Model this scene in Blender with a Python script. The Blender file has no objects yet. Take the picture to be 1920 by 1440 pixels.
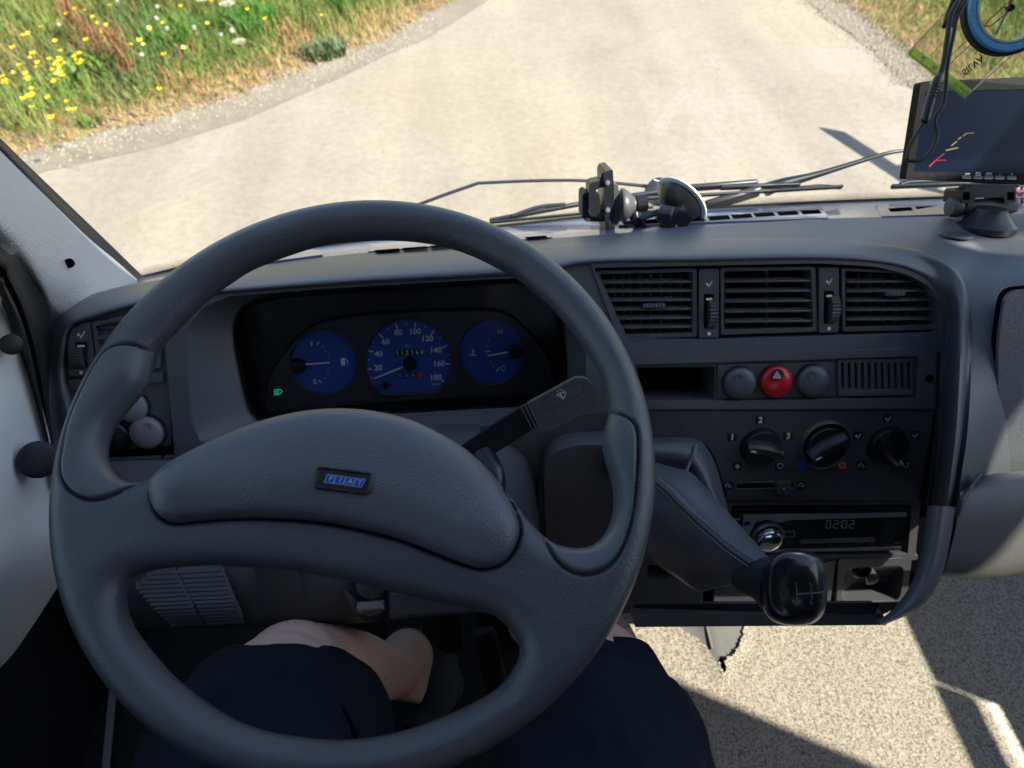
import bpy, math, random
import numpy as np
from mathutils import Vector, Matrix, noise
from mathutils.geometry import delaunay_2d_cdt

sc = bpy.context.scene
col = sc.collection
R = math.radians
rnd = random.Random(7)

# ------------------------------------------------------------------ camera, world, sun, exposure
EYE = Vector((0, 0, 1.95))
FPX = 1333.0
pit, yaw = R(46), R(4)
CF = Vector((math.sin(yaw) * math.cos(pit), math.cos(yaw) * math.cos(pit), -math.sin(pit)))
CR = Vector((math.cos(yaw), -math.sin(yaw), 0))
CU = CR.cross(CF)
cam = bpy.data.cameras.new('camera')
co = bpy.data.objects.new('camera', cam)
col.objects.link(co)
m = Matrix((CR, CU, -CF)).transposed().to_4x4()
m.translation = EYE
co.matrix_world = m
cam.lens = 36 * FPX / 1920
cam.sensor_width = 36
cam.clip_start = 0.02
cam.clip_end = 3000
cam.dof.use_dof = True
cam.dof.focus_distance = 0.62
cam.dof.aperture_fstop = 9.0
sc.camera = co

w = bpy.data.worlds.new('World')
sc.world = w
w.use_nodes = True
nt = w.node_tree
SUN = Vector((-.87, .48, -1.0)).normalized()      # the way the light travels
sky = nt.nodes.new('ShaderNodeTexSky')
sky.sky_type = 'NISHITA'
sky.sun_disc = False
sky.sun_elevation = math.asin(-SUN.z)
sky.sun_rotation = math.atan2(-SUN.x, -SUN.y)
nt.links.new(sky.outputs[0], nt.nodes['Background'].inputs[0])
nt.nodes['Background'].inputs[1].default_value = 0.078
sl = bpy.data.lights.new('sun', 'SUN')
sl.energy = 5.0
sl.angle = R(.55)
sl.color = (1, .93, .82)
so = bpy.data.objects.new('sun', sl)
col.objects.link(so)
so.rotation_euler = SUN.to_track_quat('-Z', 'Y').to_euler()
so.location = (3, -2, 6)
sc.view_settings.view_transform = 'Standard'
sc.view_settings.look = 'None'
sc.view_settings.gamma = 1
sc.view_settings.use_curve_mapping = False
sc.view_settings.exposure = 1.95
sc.render.engine = 'CYCLES'
sc.cycles.use_denoising = True
sc.cycles.max_bounces = 10
sc.cycles.diffuse_bounces = 5
sc.cycles.transparent_max_bounces = 24
sc.cycles.sample_clamp_indirect = 6

# ------------------------------------------------------------------ measuring helpers
def ray(px, py):
    return CF + CR * ((px - 960) / FPX) + CU * ((720 - py) / FPX)

def P(px, py, d):
    return EYE + ray(px, py) * d

class Plane:
    """a flat working face: lean = how far its face looks up, turn = yaw about the vertical"""
    def __init__(s, px, py, d, lean, turn=0, pt=None):
        s.p = Vector(pt) if pt is not None else P(px, py, d)
        a, t = R(lean), R(turn)
        s.n = Vector((math.sin(t) * math.cos(a), -math.cos(t) * math.cos(a), math.sin(a)))
        s.x = Vector((math.cos(t), math.sin(t), 0))
        s.y = s.n.cross(s.x)
    def at(s, px, py, t=0):
        r = ray(px, py)
        k = (s.p + s.n * t - EYE).dot(s.n) / r.dot(s.n)
        return EYE + r * k
    def px(s, px, py):                     # metres per photo pixel there
        return (s.at(px, py) - EYE).dot(CF) / FPX
    def mat(s, px, py, t=0, rot=0):
        c, q = math.cos(R(rot)), math.sin(R(rot))
        m = Matrix((s.x * c + s.y * q, s.y * c - s.x * q, s.n)).transposed().to_4x4()
        m.translation = s.at(px, py, t)
        return m

# ------------------------------------------------------------------ scene graph helpers
def tag(o, label=None, cat=None, group=None, kind=None):
    if label: o['label'] = label
    if cat: o['category'] = cat
    if group: o['group'] = group
    if kind: o['kind'] = kind
    return o

def thing(name, label, cat, loc, group=None):
    o = bpy.data.objects.new(name, None)
    o.empty_display_size = .05
    o.location = loc
    col.objects.link(o)
    return tag(o, label, cat, group)

def link(o, parent=None):
    col.objects.link(o)
    if parent is not None:
        o.parent = parent
        L = parent.location.copy() if parent.type == 'EMPTY' else Vector((0, 0, 0))
        o.matrix_parent_inverse = Matrix.Translation(-L)
    return o

def mk(name, V, F, mat, parent=None, smooth=True, bev=0, sharp=35, seg=2, sub=0):
    me = bpy.data.meshes.new(name)
    me.from_pydata([tuple(v) for v in V], [], F)
    me.validate()
    if mat: me.materials.append(mat)
    if smooth:
        me.shade_smooth()
        if sharp: me.set_sharp_from_angle(angle=R(sharp))
    o = bpy.data.objects.new(name, me)
    if bev:
        b = o.modifiers.new('bevel', 'BEVEL')
        b.width = bev; b.segments = seg; b.limit_method = 'ANGLE'; b.angle_limit = R(40)
    if sub:
        s = o.modifiers.new('sub', 'SUBSURF'); s.levels = sub; s.render_levels = sub
    return link(o, parent)

# ------------------------------------------------------------------ 2-D outline helpers
def rc(pts, r, k=4):
    """round the corners of a polygon"""
    out = []
    n = len(pts)
    for i in range(n):
        a, b, c = [Vector(pts[j % n][:2]) for j in (i - 1, i, i + 1)]
        u, v = (a - b), (c - b)
        rr = min(r, u.length * .45, v.length * .45)
        p0, p1 = b + u.normalized() * rr, b + v.normalized() * rr
        for j in range(k + 1):
            t = j / k
            out.append(tuple(p0 * (1 - t) ** 2 + b * 2 * t * (1 - t) + p1 * t * t))
    return out

def box(x0, y0, x1, y1, r=0, sk=0):
    """pixel box; sk lifts the right side (rows climb to the right in the photo)"""
    p = [(x0, y0), (x1, y0 - sk), (x1, y1 - sk), (x0, y1)]
    return rc(p, r) if r else p

def circ(cx, cy, rx, ry=None, n=32, a0=0, e=2.0):
    ry = ry or rx
    o = []
    for i in range(n):
        a = 2 * math.pi * i / n + a0
        c, s = math.cos(a), math.sin(a)
        o.append((cx + rx * math.copysign(abs(c) ** (2 / e), c), cy + ry * math.copysign(abs(s) ** (2 / e), s)))
    return o

def cr(pts, n, closed=False):
    """Catmull-Rom through the points, resampled evenly to n"""
    P_ = [np.array(p, float) for p in pts]
    m = len(P_)
    segs = m if closed else m - 1
    out = []
    for i in range(segs):
        if closed:
            a, b, c, d = P_[i - 1], P_[i], P_[(i + 1) % m], P_[(i + 2) % m]
        else:
            b, c = P_[i], P_[i + 1]
            a = P_[i - 1] if i else 2 * b - c
            d = P_[i + 2] if i + 2 < m else 2 * c - b
        for k in range(12):
            t = k / 12
            out.append(.5 * (2 * b + (c - a) * t + (2 * a - 5 * b + 4 * c - d) * t * t + (3 * b - a - 3 * c + d) * t ** 3))
    out.append(P_[0] if closed else P_[-1])
    out = np.array(out)
    L = np.concatenate([[0], np.cumsum(np.linalg.norm(np.diff(out, axis=0), axis=1))])
    t = np.linspace(0, L[-1], n + 1 if closed else n)
    r = np.stack([np.interp(t, L, out[:, k]) for k in range(out.shape[1])], 1)
    return r[:-1] if closed else r

def crk(pts, k):
    """Catmull-Rom keeping the parameter: k samples per span (rows stay matched)"""
    P_ = [np.array(p, float) for p in pts]
    m = len(P_)
    out = []
    for i in range(m - 1):
        b, c = P_[i], P_[i + 1]
        a = P_[i - 1] if i else 2 * b - c
        d = P_[i + 2] if i + 2 < m else 2 * c - b
        for j in range(k):
            t = j / k
            out.append(.5 * (2 * b + (c - a) * t + (2 * a - 5 * b + 4 * c - d) * t * t + (3 * b - a - 3 * c + d) * t ** 3))
    out.append(P_[-1])
    return out

def area(p):
    return .5 * sum(p[i - 1][0] * p[i][1] - p[i][0] * p[i - 1][1] for i in range(len(p)))

def inside(p, poly):
    x, y = p
    c = False
    j = len(poly) - 1
    for i in range(len(poly)):
        xi, yi = poly[i][:2]; xj, yj = poly[j][:2]
        if (yi > y) != (yj > y) and x < (xj - xi) * (y - yi) / (yj - yi) + xi:
            c = not c
        j = i
    return c

def cdt(loops, extra=()):
    V, E_ = [], []
    for l in loops:
        b = len(V)
        V += [Vector(q[:2]) for q in l]
        E_ += [(b + i, b + (i + 1) % len(l)) for i in range(len(l))]
    nb = len(V)
    V += [Vector(q) for q in extra]
    v, e, f, _, _, _ = delaunay_2d_cdt(V, E_, [], 0, 1e-9)
    F = []
    for t in f:
        c = (v[t[0]] + v[t[1]] + v[t[2]]) / 3
        ok = inside(c, loops[0])
        if ok:
            for h in loops[1:]:
                if inside(c, h): ok = False; break
        if ok: F.append(tuple(t))
    return v, F, nb

def plate(name, outer, holes, pl, t0, t1, mat, parent=None, bev=.0008, back=False, sharp=35):
    """solid plate: pixel outline with holes, from offset t0 (back) to t1 (front) on a plane"""
    loops = [outer] + list(holes)
    v, F, nb = cdt(loops)
    n = len(v)
    V = [pl.at(q.x, q.y, t1) for q in v] + [pl.at(q.x, q.y, t0) for q in v]
    # keep the walls square to the face
    for i, q in enumerate(v): V[n + i] = V[i] - pl.n * (t1 - t0)
    FF = []
    for f in F:
        a, b, c = [V[i] for i in f]
        if (b - a).cross(c - a).dot(pl.n) < 0: f = f[::-1]
        FF.append(f)
        if back: FF.append(tuple(n + i for i in f[::-1]))
    b = 0
    for li, l in enumerate(loops):
        k = len(l)
        ccw = area(l) < 0                 # y down in pixels
        for i in range(k):
            p, q = b + i, b + (i + 1) % k
            f = (p, n + p, n + q, q)
            if ccw != (li == 0): f = f[::-1]
            FF.append(f)
        b += k
    return mk(name, V, FF, mat, parent, True, bev, sharp)

def sheet(name, outer, pl, t, mat, parent=None, holes=()):
    v, F, nb = cdt([outer] + list(holes))
    V = [pl.at(q.x, q.y, t) for q in v]
    FF = []
    for f in F:
        a, b, c = [V[i] for i in f]
        if (b - a).cross(c - a).dot(pl.n) < 0: f = f[::-1]
        FF.append(f)
    return mk(name, V, FF, mat, parent, False)

def loft(name, rows, mat, parent=None, closed=False, k=3, j=3, cap=False, sharp=60, raw=False, bev=0, thick=0):
    """smooth surface through rows of (px,py,depth) (or 3-D points if raw); k = samples per span along, j across"""
    rows = [[np.array(p if raw else P(*p), float) for p in r] for r in rows]
    if closed:
        R_ = [np.array(crk([r[-1]] + r + r[:2], k))[k:-k] [:-1] for r in rows]
        R_ = [r[:k * len(rows[0])] for r in R_]
    else:
        R_ = [np.array(crk(r, k)) for r in rows]
    m_ = len(R_[0])
    G = [crk([R_[i][c] for i in range(len(R_))], j) for c in range(m_)]
    nr = len(G[0])
    V = [G[c][i] for i in range(nr) for c in range(m_)]
    F = []
    for i in range(nr - 1):
        for c in range(m_ if closed else m_ - 1):
            d = (c + 1) % m_
            F.append((i * m_ + c, i * m_ + d, (i + 1) * m_ + d, (i + 1) * m_ + c))
    if cap:
        F.append(tuple(range(m_))[::-1]); F.append(tuple((nr - 1) * m_ + c for c in range(m_)))
    # face the eye on the whole
    s = 0
    for f in F[::max(1, len(F) // 40)]:
        a, b, c = [Vector(V[i]) for i in f[:3]]
        s += (b - a).cross(c - a).normalized().dot((EYE - a).normalized())
    if s < 0: F = [f[::-1] for f in F]
    o = mk(name, V, F, mat, parent, True, bev, sharp)
    if thick:
        so_ = o.modifiers.new('solid', 'SOLIDIFY'); so_.thickness = thick; so_.offset = -1
    return o

def tube(name, pts, rad, mat, parent=None, n=10, k=5, smooth=True, flat=1.0, up=None):
    """round bar through 3-D points; rad number or list"""
    pts = [np.array(p, float) for p in pts]
    rad = [rad] * len(pts) if not hasattr(rad, '__len__') else rad
    Q = crk([np.append(p, r) for p, r in zip(pts, rad)], k) if smooth else [np.append(p, r) for p, r in zip(pts, rad)]
    V, F = [], []
    prev = Vector(up) if up is not None else None
    for i, q in enumerate(Q):
        a = Vector(Q[max(0, i - 1)][:3]); b = Vector(Q[min(len(Q) - 1, i + 1)][:3])
        t = (b - a).normalized()
        if prev is None: prev = t.orthogonal()
        u = (prev - t * prev.dot(t)).normalized()
        if up is None: prev = u
        v = t.cross(u)
        for s in range(n):
            an = 2 * math.pi * s / n
            V.append(Vector(q[:3]) + (u * math.cos(an) * flat + v * math.sin(an)) * q[3])
    for i in range(len(Q) - 1):
        for s in range(n):
            s2 = (s + 1) % n
            F.append((i * n + s, i * n + s2, (i + 1) * n + s2, (i + 1) * n + s))
    F.append(tuple(range(n))[::-1]); F.append(tuple((len(Q) - 1) * n + s for s in range(n)))
    return mk(name, V, F, mat, parent, True, 0, 50) if name else (V, F)

def lathe(name, prof, M4, mat, parent=None, n=36, sharp=30, bev=0):
    """turn a profile [(r, height)] about the local z of M4"""
    V, F = [], []
    for r, h in prof:
        for s in range(n):
            a = 2 * math.pi * s / n
            V.append(M4 @ Vector((r * math.cos(a), r * math.sin(a), h)))
    for i in range(len(prof) - 1):
        for s in range(n):
            s2 = (s + 1) % n
            F.append((i * n + s, i * n + s2, (i + 1) * n + s2, (i + 1) * n + s))
    if prof[0] != prof[-1]:
        F.append(tuple(range(n))[::-1]); F.append(tuple((len(prof) - 1) * n + s for s in range(n)))
    return mk(name, V, F, mat, parent, True, bev, sharp)

def boxm(name, M4, sx, sy, sz, mat, parent=None, bev=.001, seg=2):
    V = [M4 @ Vector((x * sx / 2, y * sy / 2, z * sz / 2)) for z in (-1, 1) for y in (-1, 1) for x in (-1, 1)]
    F = [(0, 2, 3, 1), (4, 5, 7, 6), (0, 1, 5, 4), (2, 6, 7, 3), (0, 4, 6, 2), (1, 3, 7, 5)]
    return mk(name, V, F, mat, parent, True, bev, 35, seg)

def bar(name, a, b, wdt, hgt, up, mat, parent=None, bev=.001):
    a, b = Vector(a), Vector(b)
    x = (b - a); L = x.length; x.normalize()
    z = (Vector(up) - x * Vector(up).dot(x)).normalized()
    y = z.cross(x)
    M4 = Matrix((x, y, z)).transposed().to_4x4()
    M4.translation = (a + b) / 2
    return boxm(name, M4, L, wdt, hgt, mat, parent, bev)

def text(s, px, py, hpx, pl, t, mat, parent, rot=0, name='lettering', bold=0, sx=1.0, mirror=False, align='CENTER', space=1):
    c = bpy.data.curves.new(name, 'FONT')
    c.body = s
    k = pl.px(px, py)
    c.size = hpx * k / .70
    c.align_x = align; c.align_y = 'CENTER'
    c.extrude = .0001
    c.offset = bold * k
    c.space_character = space
    c.resolution_u = 3
    c.materials.append(mat)
    o = bpy.data.objects.new(name, c)
    link(o, parent)
    M4 = pl.mat(px, py, t, rot)
    S = Matrix.Diagonal((-sx if mirror else sx, 1, 1, 1))
    L = Matrix.Identity(4)
    o.matrix_basis = M4 @ S
    return o

def mark(name, pts, wpx, pl, t, mat, parent, closed=False):
    """printed line of width wpx along pixel points"""
    V, F = [], []
    pts = [Vector(p) for p in pts]
    if closed: pts.append(pts[0])
    for a, b in zip(pts[:-1], pts[1:]):
        d = (b - a).normalized() * wpx / 2
        q = Vector((-d.y, d.x))
        i = len(V)
        for z in (a - d * .6 - q, b + d * .6 - q, b + d * .6 + q, a - d * .6 + q):
            V.append(pl.at(z.x, z.y, t))
        F.append((i, i + 1, i + 2, i + 3))
    o = mk(name, V, F, mat, parent, False)
    return o

# ------------------------------------------------------------------ materials
def mat(name, c, rough=.5, metal=0, spec=.5, bump=None, var=0, vscale=3, coat=0, emis=None, es=0, sheen=0, dust=0):
    m_ = bpy.data.materials.new(name)
    m_.use_nodes = True
    n = m_.node_tree
    b = n.nodes['Principled BSDF']
    b.inputs['Base Color'].default_value = (*c, 1)
    b.inputs['Roughness'].default_value = rough
    b.inputs['Metallic'].default_value = metal
    b.inputs['Specular IOR Level'].default_value = spec
    b.inputs['Coat Weight'].default_value = coat
    if sheen:
        b.inputs['Sheen Weight'].default_value = sheen
    if emis:
        b.inputs['Emission Color'].default_value = (*emis, 1)
        b.inputs['Emission Strength'].default_value = es
    tc = n.nodes.new('ShaderNodeTexCoord')
    if var:
        nz = n.nodes.new('ShaderNodeTexNoise')
        nz.inputs['Scale'].default_value = vscale
        nz.inputs['Detail'].default_value = 6
        n.links.new(tc.outputs['Object'], nz.inputs['Vector'])
        mx = n.nodes.new('ShaderNodeMix'); mx.data_type = 'RGBA'
        n.links.new(nz.outputs[0], mx.inputs[0])
        mx.inputs[6].default_value = (*[x * (1 - var) for x in c], 1)
        mx.inputs[7].default_value = (*[min(1, x * (1 + var)) for x in c], 1)
        n.links.new(mx.outputs[2], b.inputs['Base Color'])
        mr = n.nodes.new('ShaderNodeMapRange')
        n.links.new(nz.outputs[0], mr.inputs[0])
        mr.inputs[3].default_value = max(0, rough - .1); mr.inputs[4].default_value = min(1, rough + .1)
        n.links.new(mr.outputs[0], b.inputs['Roughness'])
    if dust:
        src = b.inputs['Base Color'].links[0].from_socket
        d1 = n.nodes.new('ShaderNodeTexNoise'); d1.inputs['Scale'].default_value = 420; d1.inputs['Detail'].default_value = 2
        n.links.new(tc.outputs['Object'], d1.inputs['Vector'])
        d2 = n.nodes.new('ShaderNodeMapRange'); d2.inputs[1].default_value = .66; d2.inputs[2].default_value = .74; d2.inputs[4].default_value = dust
        n.links.new(d1.outputs[0], d2.inputs[0])
        d3 = n.nodes.new('ShaderNodeMix'); d3.data_type = 'RGBA'
        n.links.new(d2.outputs[0], d3.inputs[0]); n.links.new(src, d3.inputs[6]); d3.inputs[7].default_value = (.34, .32, .29, 1)
        n.links.new(d3.outputs[2], b.inputs['Base Color'])
    if bump:
        kind, scale, stren = bump
        if kind == 'leather':
            vo = n.nodes.new('ShaderNodeTexVoronoi')
            vo.feature = 'SMOOTH_F1'
            vo.inputs['Scale'].default_value = scale
            vo.inputs['Smoothness'].default_value = .35
            nz = n.nodes.new('ShaderNodeTexNoise')
            nz.inputs['Scale'].default_value = scale * .35
            nz.inputs['Detail'].default_value = 5
            nz.inputs['Distortion'].default_value = 1.2
            n.links.new(tc.outputs['Object'], nz.inputs['Vector'])
            vm = n.nodes.new('ShaderNodeVectorMath'); vm.operation = 'MULTIPLY_ADD'
            n.links.new(nz.outputs['Color'], vm.inputs[0])
            vm.inputs[1].default_value = (1.6 / scale,) * 3
            n.links.new(tc.outputs['Object'], vm.inputs[2])
            n.links.new(vm.outputs[0], vo.inputs['Vector'])
            ad = n.nodes.new('ShaderNodeMath'); ad.operation = 'MULTIPLY_ADD'
            n.links.new(nz.outputs[0], ad.inputs[0]); ad.inputs[1].default_value = .45
            n.links.new(vo.outputs['Distance'], ad.inputs[2])
            src = ad.outputs[0]
        else:
            nz = n.nodes.new('ShaderNodeTexNoise')
            nz.inputs['Scale'].default_value = scale
            nz.inputs['Detail'].default_value = 4
            n.links.new(tc.outputs['Object'], nz.inputs['Vector'])
            src = nz.outputs[0]
        bp = n.nodes.new('ShaderNodeBump')
        bp.inputs['Strength'].default_value = stren
        bp.inputs['Distance'].default_value = 1.0 / scale * .5
        n.links.new(src, bp.inputs['Height'])
        n.links.new(bp.outputs[0], b.inputs['Normal'])
    return m_

M = {}
M['vinyl'] = mat('grained_vinyl', (.088, .094, .106), .37, bump=('leather', 900, .45), dust=.35, var=.25, spec=.6)
M['wheel'] = mat('wheel_foam', (.060, .065, .074), .34, bump=('leather', 1000, .5), dust=.12, var=.28, spec=.65)
M['pad'] = mat('hub_pad_vinyl', (.094, .103, .120), .38, bump=('leather', 760, .5), dust=.12, var=.2, spec=.6)
M['grip'] = mat('grip_foam', (.078, .087, .098), .36, bump=('leather', 1100, .35), var=.2)
M['shelf'] = mat('smooth_shelf_plastic_sky_sheen', (.17, .22, .33), .28, bump=('noise', 900, .08), var=.06, spec=.8, coat=.5)  # blue in the base colour stands in for the reflected sky
M['plastic'] = mat('satin_plastic', (.072, .075, .082), .42, dust=.25, bump=('noise', 1500, .12), var=.15, vscale=8)
M['plasticL'] = mat('satin_plastic_mid', (.095, .100, .110), .42, bump=('noise', 1500, .12), var=.12, vscale=8)
M['black'] = mat('black_plastic', (.012, .013, .016), .35, dust=.12, var=.2, vscale=20)
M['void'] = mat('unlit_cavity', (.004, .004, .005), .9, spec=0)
M['gloss'] = mat('gloss_black', (.008, .009, .012), .26, var=.1, vscale=30)
M['rubber'] = mat('rubber', (.014, .015, .017), .6, bump=('noise', 500, .15))
M['boot'] = mat('gaiter_leather', (.07, .076, .086), .36, bump=('leather', 700, .35), var=.15)
M['thread'] = mat('stitching_thread', (.16, .17, .19), .8)
M['dial'] = mat('blue_dial', (.03, .085, .42), .5, var=.06, vscale=12)
M['smoke'] = mat('smoked_mask', (.035, .037, .042), .45)
M['white'] = mat('white_print', (.75, .78, .85), .5)
M['grey'] = mat('grey_print', (.78, .82, .9), .5)
M['redp'] = mat('red_print', (.6, .05, .03), .5)
M['red'] = mat('red_button', (.55, .012, .02), .32, bump=('noise', 800, .1), coat=.2)
M['knobg'] = mat('grey_switch_cap', (.22, .24, .27), .42, bump=('noise', 1200, .15))
M['knobd'] = mat('slate_switch_cap', (.09, .10, .118), .4, bump=('noise', 1200, .15))
M['blue'] = mat('blue_label', (.02, .07, .5), .4)
M['redl'] = mat('red_label', (.6, .06, .07), .4)
M['badge'] = mat('badge_blue', (.01, .05, .38), .25)
M['badgel'] = mat('badge_line', (.35, .45, .7), .3)
M['green'] = mat('lit_telltale', (.02, .3, .15), .4, emis=(.05, .9, .4), es=.09)
M['chrome'] = mat('chrome', (.75, .75, .76), .12, 1)
M['silver'] = mat('silver_paint', (.42, .42, .46), .3, .7)
M['bronze'] = mat('bronze_trim', (.22, .20, .19), .35, .6)
M['lcd'] = mat('lcd_digit', (.28, .30, .36), .4)
M['pillar'] = mat('pale_vinyl', (.45, .455, .46), .5, bump=('leather', 340, .5), var=.05)
M['door'] = mat('door_paint', (.80, .785, .755), .35, var=.04, coat=.3)
M['cloth'] = mat('navy_cloth', (.008, .010, .017), .9, bump=('noise', 900, .3), var=.15, vscale=5, spec=.25)
M['seat'] = mat('seat_cloth', (.03, .032, .038), .9, bump=('noise', 700, .4), var=.2, vscale=40)
M['mat'] = mat('rubber_mat', (.010, .010, .012), .75, bump=('noise', 200, .4), var=.3)
M['cream'] = mat('cream_interior', (.55, .52, .46), .6, var=.03)
M['lining'] = mat('grey_lining', (.16, .155, .15), .8, var=.05)
M['metal'] = mat('bare_grey_metal', (.28, .27, .26), .5, .2, var=.15, bump=('noise', 60, .1))
M['wiper'] = mat('wiper_black', (.012, .013, .016), .4, var=.2)
M['suction'] = mat('clear_suction_rubber', (.62, .64, .60), .35)
M['pink'] = mat('pink_plastic', (.42, .16, .24), .5)
M['van'] = mat('van_white_paint', (.75, .75, .74), .3, coat=.5)
M['stick'] = mat('adhesive_pad', (.05, .055, .06), .35)

def skinmat():
    m_ = mat('skin', (.86, .56, .45), .5, bump=('noise', 300, .4), var=.14, vscale=22)
    b = m_.node_tree.nodes['Principled BSDF']
    b.inputs['Subsurface Weight'].default_value = .15
    b.inputs['Subsurface Radius'].default_value = (.01, .004, .002)
    b.inputs['Subsurface Scale'].default_value = 1
    return m_
M['skin'] = skinmat()

def glassmat(name, tint, refl=1.0, rough=.0):
    m_ = bpy.data.materials.new(name); m_.use_nodes = True
    n = m_.node_tree; n.nodes.clear()
    out = n.nodes.new('ShaderNodeOutputMaterial')
    tr = n.nodes.new('ShaderNodeBsdfTransparent'); tr.inputs[0].default_value = (*tint, 1)
    gl = n.nodes.new('ShaderNodeBsdfGlossy'); gl.inputs['Roughness'].default_value = rough
    fr = n.nodes.new('ShaderNodeFresnel'); fr.inputs[0].default_value = 1.45
    mu = n.nodes.new('ShaderNodeMath'); mu.operation = 'MULTIPLY'; mu.inputs[1].default_value = refl
    mx = n.nodes.new('ShaderNodeMixShader')
    n.links.new(fr.outputs[0], mu.inputs[0]); n.links.new(mu.outputs[0], mx.inputs[0])
    n.links.new(tr.outputs[0], mx.inputs[1]); n.links.new(gl.outputs[0], mx.inputs[2])
    n.links.new(mx.outputs[0], out.inputs[0])
    return m_
M['glass'] = glassmat('window_glass', (.95, .97, .95), .6)
M['lens'] = glassmat('cluster_lens', (.92, .93, .96), .4, .08)
M['acrylic'] = glassmat('clear_acrylic', (.88, .93, .90), 1.6, .10)

def tintmat(name, c, a):
    """thin coloured film: part transparent, part diffuse"""
    m_ = bpy.data.materials.new(name); m_.use_nodes = True
    n = m_.node_tree; n.nodes.clear()
    out = n.nodes.new('ShaderNodeOutputMaterial')
    tr = n.nodes.new('ShaderNodeBsdfTransparent'); tr.inputs[0].default_value = (*[.3 + .7 * x for x in c], 1)
    tl = n.nodes.new('ShaderNodeBsdfTranslucent'); tl.inputs[0].default_value = (*c, 1)
    df = n.nodes.new('ShaderNodeBsdfDiffuse'); df.inputs[0].default_value = (*c, 1)
    ad = n.nodes.new('ShaderNodeMixShader'); ad.inputs[0].default_value = .5
    n.links.new(tl.outputs[0], ad.inputs[1]); n.links.new(df.outputs[0], ad.inputs[2])
    mx = n.nodes.new('ShaderNodeMixShader'); mx.inputs[0].default_value = a
    n.links.new(tr.outputs[0], mx.inputs[1]); n.links.new(ad.outputs[0], mx.inputs[2])
    n.links.new(mx.outputs[0], out.inputs[0])
    return m_
M['green_film'] = tintmat('green_film', (.62, .92, .20), .8)

# ------------------------------------------------------------------ ground outside
GZ = 0.0
GP = Plane(0, 0, 0, 90, 0, (0, 0, GZ))

def noise_color(name, stops, scale, rough, bump=.3, bscale=60, detail=8, second=None, spec=.3):
    m_ = bpy.data.materials.new(name); m_.use_nodes = True
    n = m_.node_tree; b = n.nodes['Principled BSDF']
    b.inputs['Roughness'].default_value = rough
    b.inputs['Specular IOR Level'].default_value = spec
    tc = n.nodes.new('ShaderNodeTexCoord')
    nz = n.nodes.new('ShaderNodeTexNoise'); nz.inputs['Scale'].default_value = scale; nz.inputs['Detail'].default_value = detail
    nz.inputs['Roughness'].default_value = .65
    n.links.new(tc.outputs['Object'], nz.inputs['Vector'])
    rp = n.nodes.new('ShaderNodeValToRGB')
    e = rp.color_ramp.elements
    e[0].position, e[0].color = stops[0][0], (*stops[0][1], 1)
    e[1].position, e[1].color = stops[-1][0], (*stops[-1][1], 1)
    for s in stops[1:-1]:
        x = e.new(s[0]); x.color = (*s[1], 1)
    n.links.new(nz.outputs[0], rp.inputs[0])
    src = rp.outputs[0]
    if second:
        sc2, c2, lo, hi = second
        n2 = n.nodes.new('ShaderNodeTexNoise'); n2.inputs['Scale'].default_value = sc2; n2.inputs['Detail'].default_value = 3
        n.links.new(tc.outputs['Object'], n2.inputs['Vector'])
        mr = n.nodes.new('ShaderNodeMapRange'); mr.inputs[1].default_value = lo; mr.inputs[2].default_value = hi
        n.links.new(n2.outputs[0], mr.inputs[0])
        mx = n.nodes.new('ShaderNodeMix'); mx.data_type = 'RGBA'
        n.links.new(mr.outputs[0], mx.inputs[0]); n.links.new(src, mx.inputs[6]); mx.inputs[7].default_value = (*c2, 1)
        src = mx.outputs[2]
    n.links.new(src, b.inputs['Base Color'])
    n3 = n.nodes.new('ShaderNodeTexNoise'); n3.inputs['Scale'].default_value = bscale; n3.inputs['Detail'].default_value = 6
    n.links.new(tc.outputs['Object'], n3.inputs['Vector'])
    bp = n.nodes.new('ShaderNodeBump'); bp.inputs['Strength'].default_value = bump; bp.inputs['Distance'].default_value = .01
    n.links.new(n3.outputs[0], bp.inputs['Height']); n.links.new(bp.outputs[0], b.inputs['Normal'])
    return m_

M['road'] = noise_color('worn_pale_asphalt', [(.30, (.176, .154, .127)), (.5, (.200, .177, .147)), (.7, (.219, .195, .161))], 1.3, .85, .5, 170, detail=14,
                        second=(.4, (.215, .183, .136), .45, .75))
def add_grain(m_, scale, lo, hi, amt):
    n = m_.node_tree; b = n.nodes['Principled BSDF']
    src = b.inputs['Base Color'].links[0].from_socket
    tc = n.nodes.new('ShaderNodeTexCoord'); nz = n.nodes.new('ShaderNodeTexNoise'); nz.inputs['Scale'].default_value = scale; nz.inputs['Detail'].default_value = 3
    n.links.new(tc.outputs['Object'], nz.inputs['Vector'])
    mr = n.nodes.new('ShaderNodeMapRange'); mr.inputs[1].default_value = lo; mr.inputs[2].default_value = hi; mr.inputs[3].default_value = 1 - amt; mr.inputs[4].default_value = 1 + amt
    n.links.new(nz.outputs[0], mr.inputs[0])
    vm = n.nodes.new('ShaderNodeVectorMath'); vm.operation = 'SCALE'
    n.links.new(src, vm.inputs[0]); n.links.new(mr.outputs[0], vm.inputs['Scale'])
    n.links.new(vm.outputs[0], b.inputs['Base Color'])
add_grain(M['road'], 90, .3, .7, .10)
add_grain(M['road'], 22, .35, .65, .07)
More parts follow.
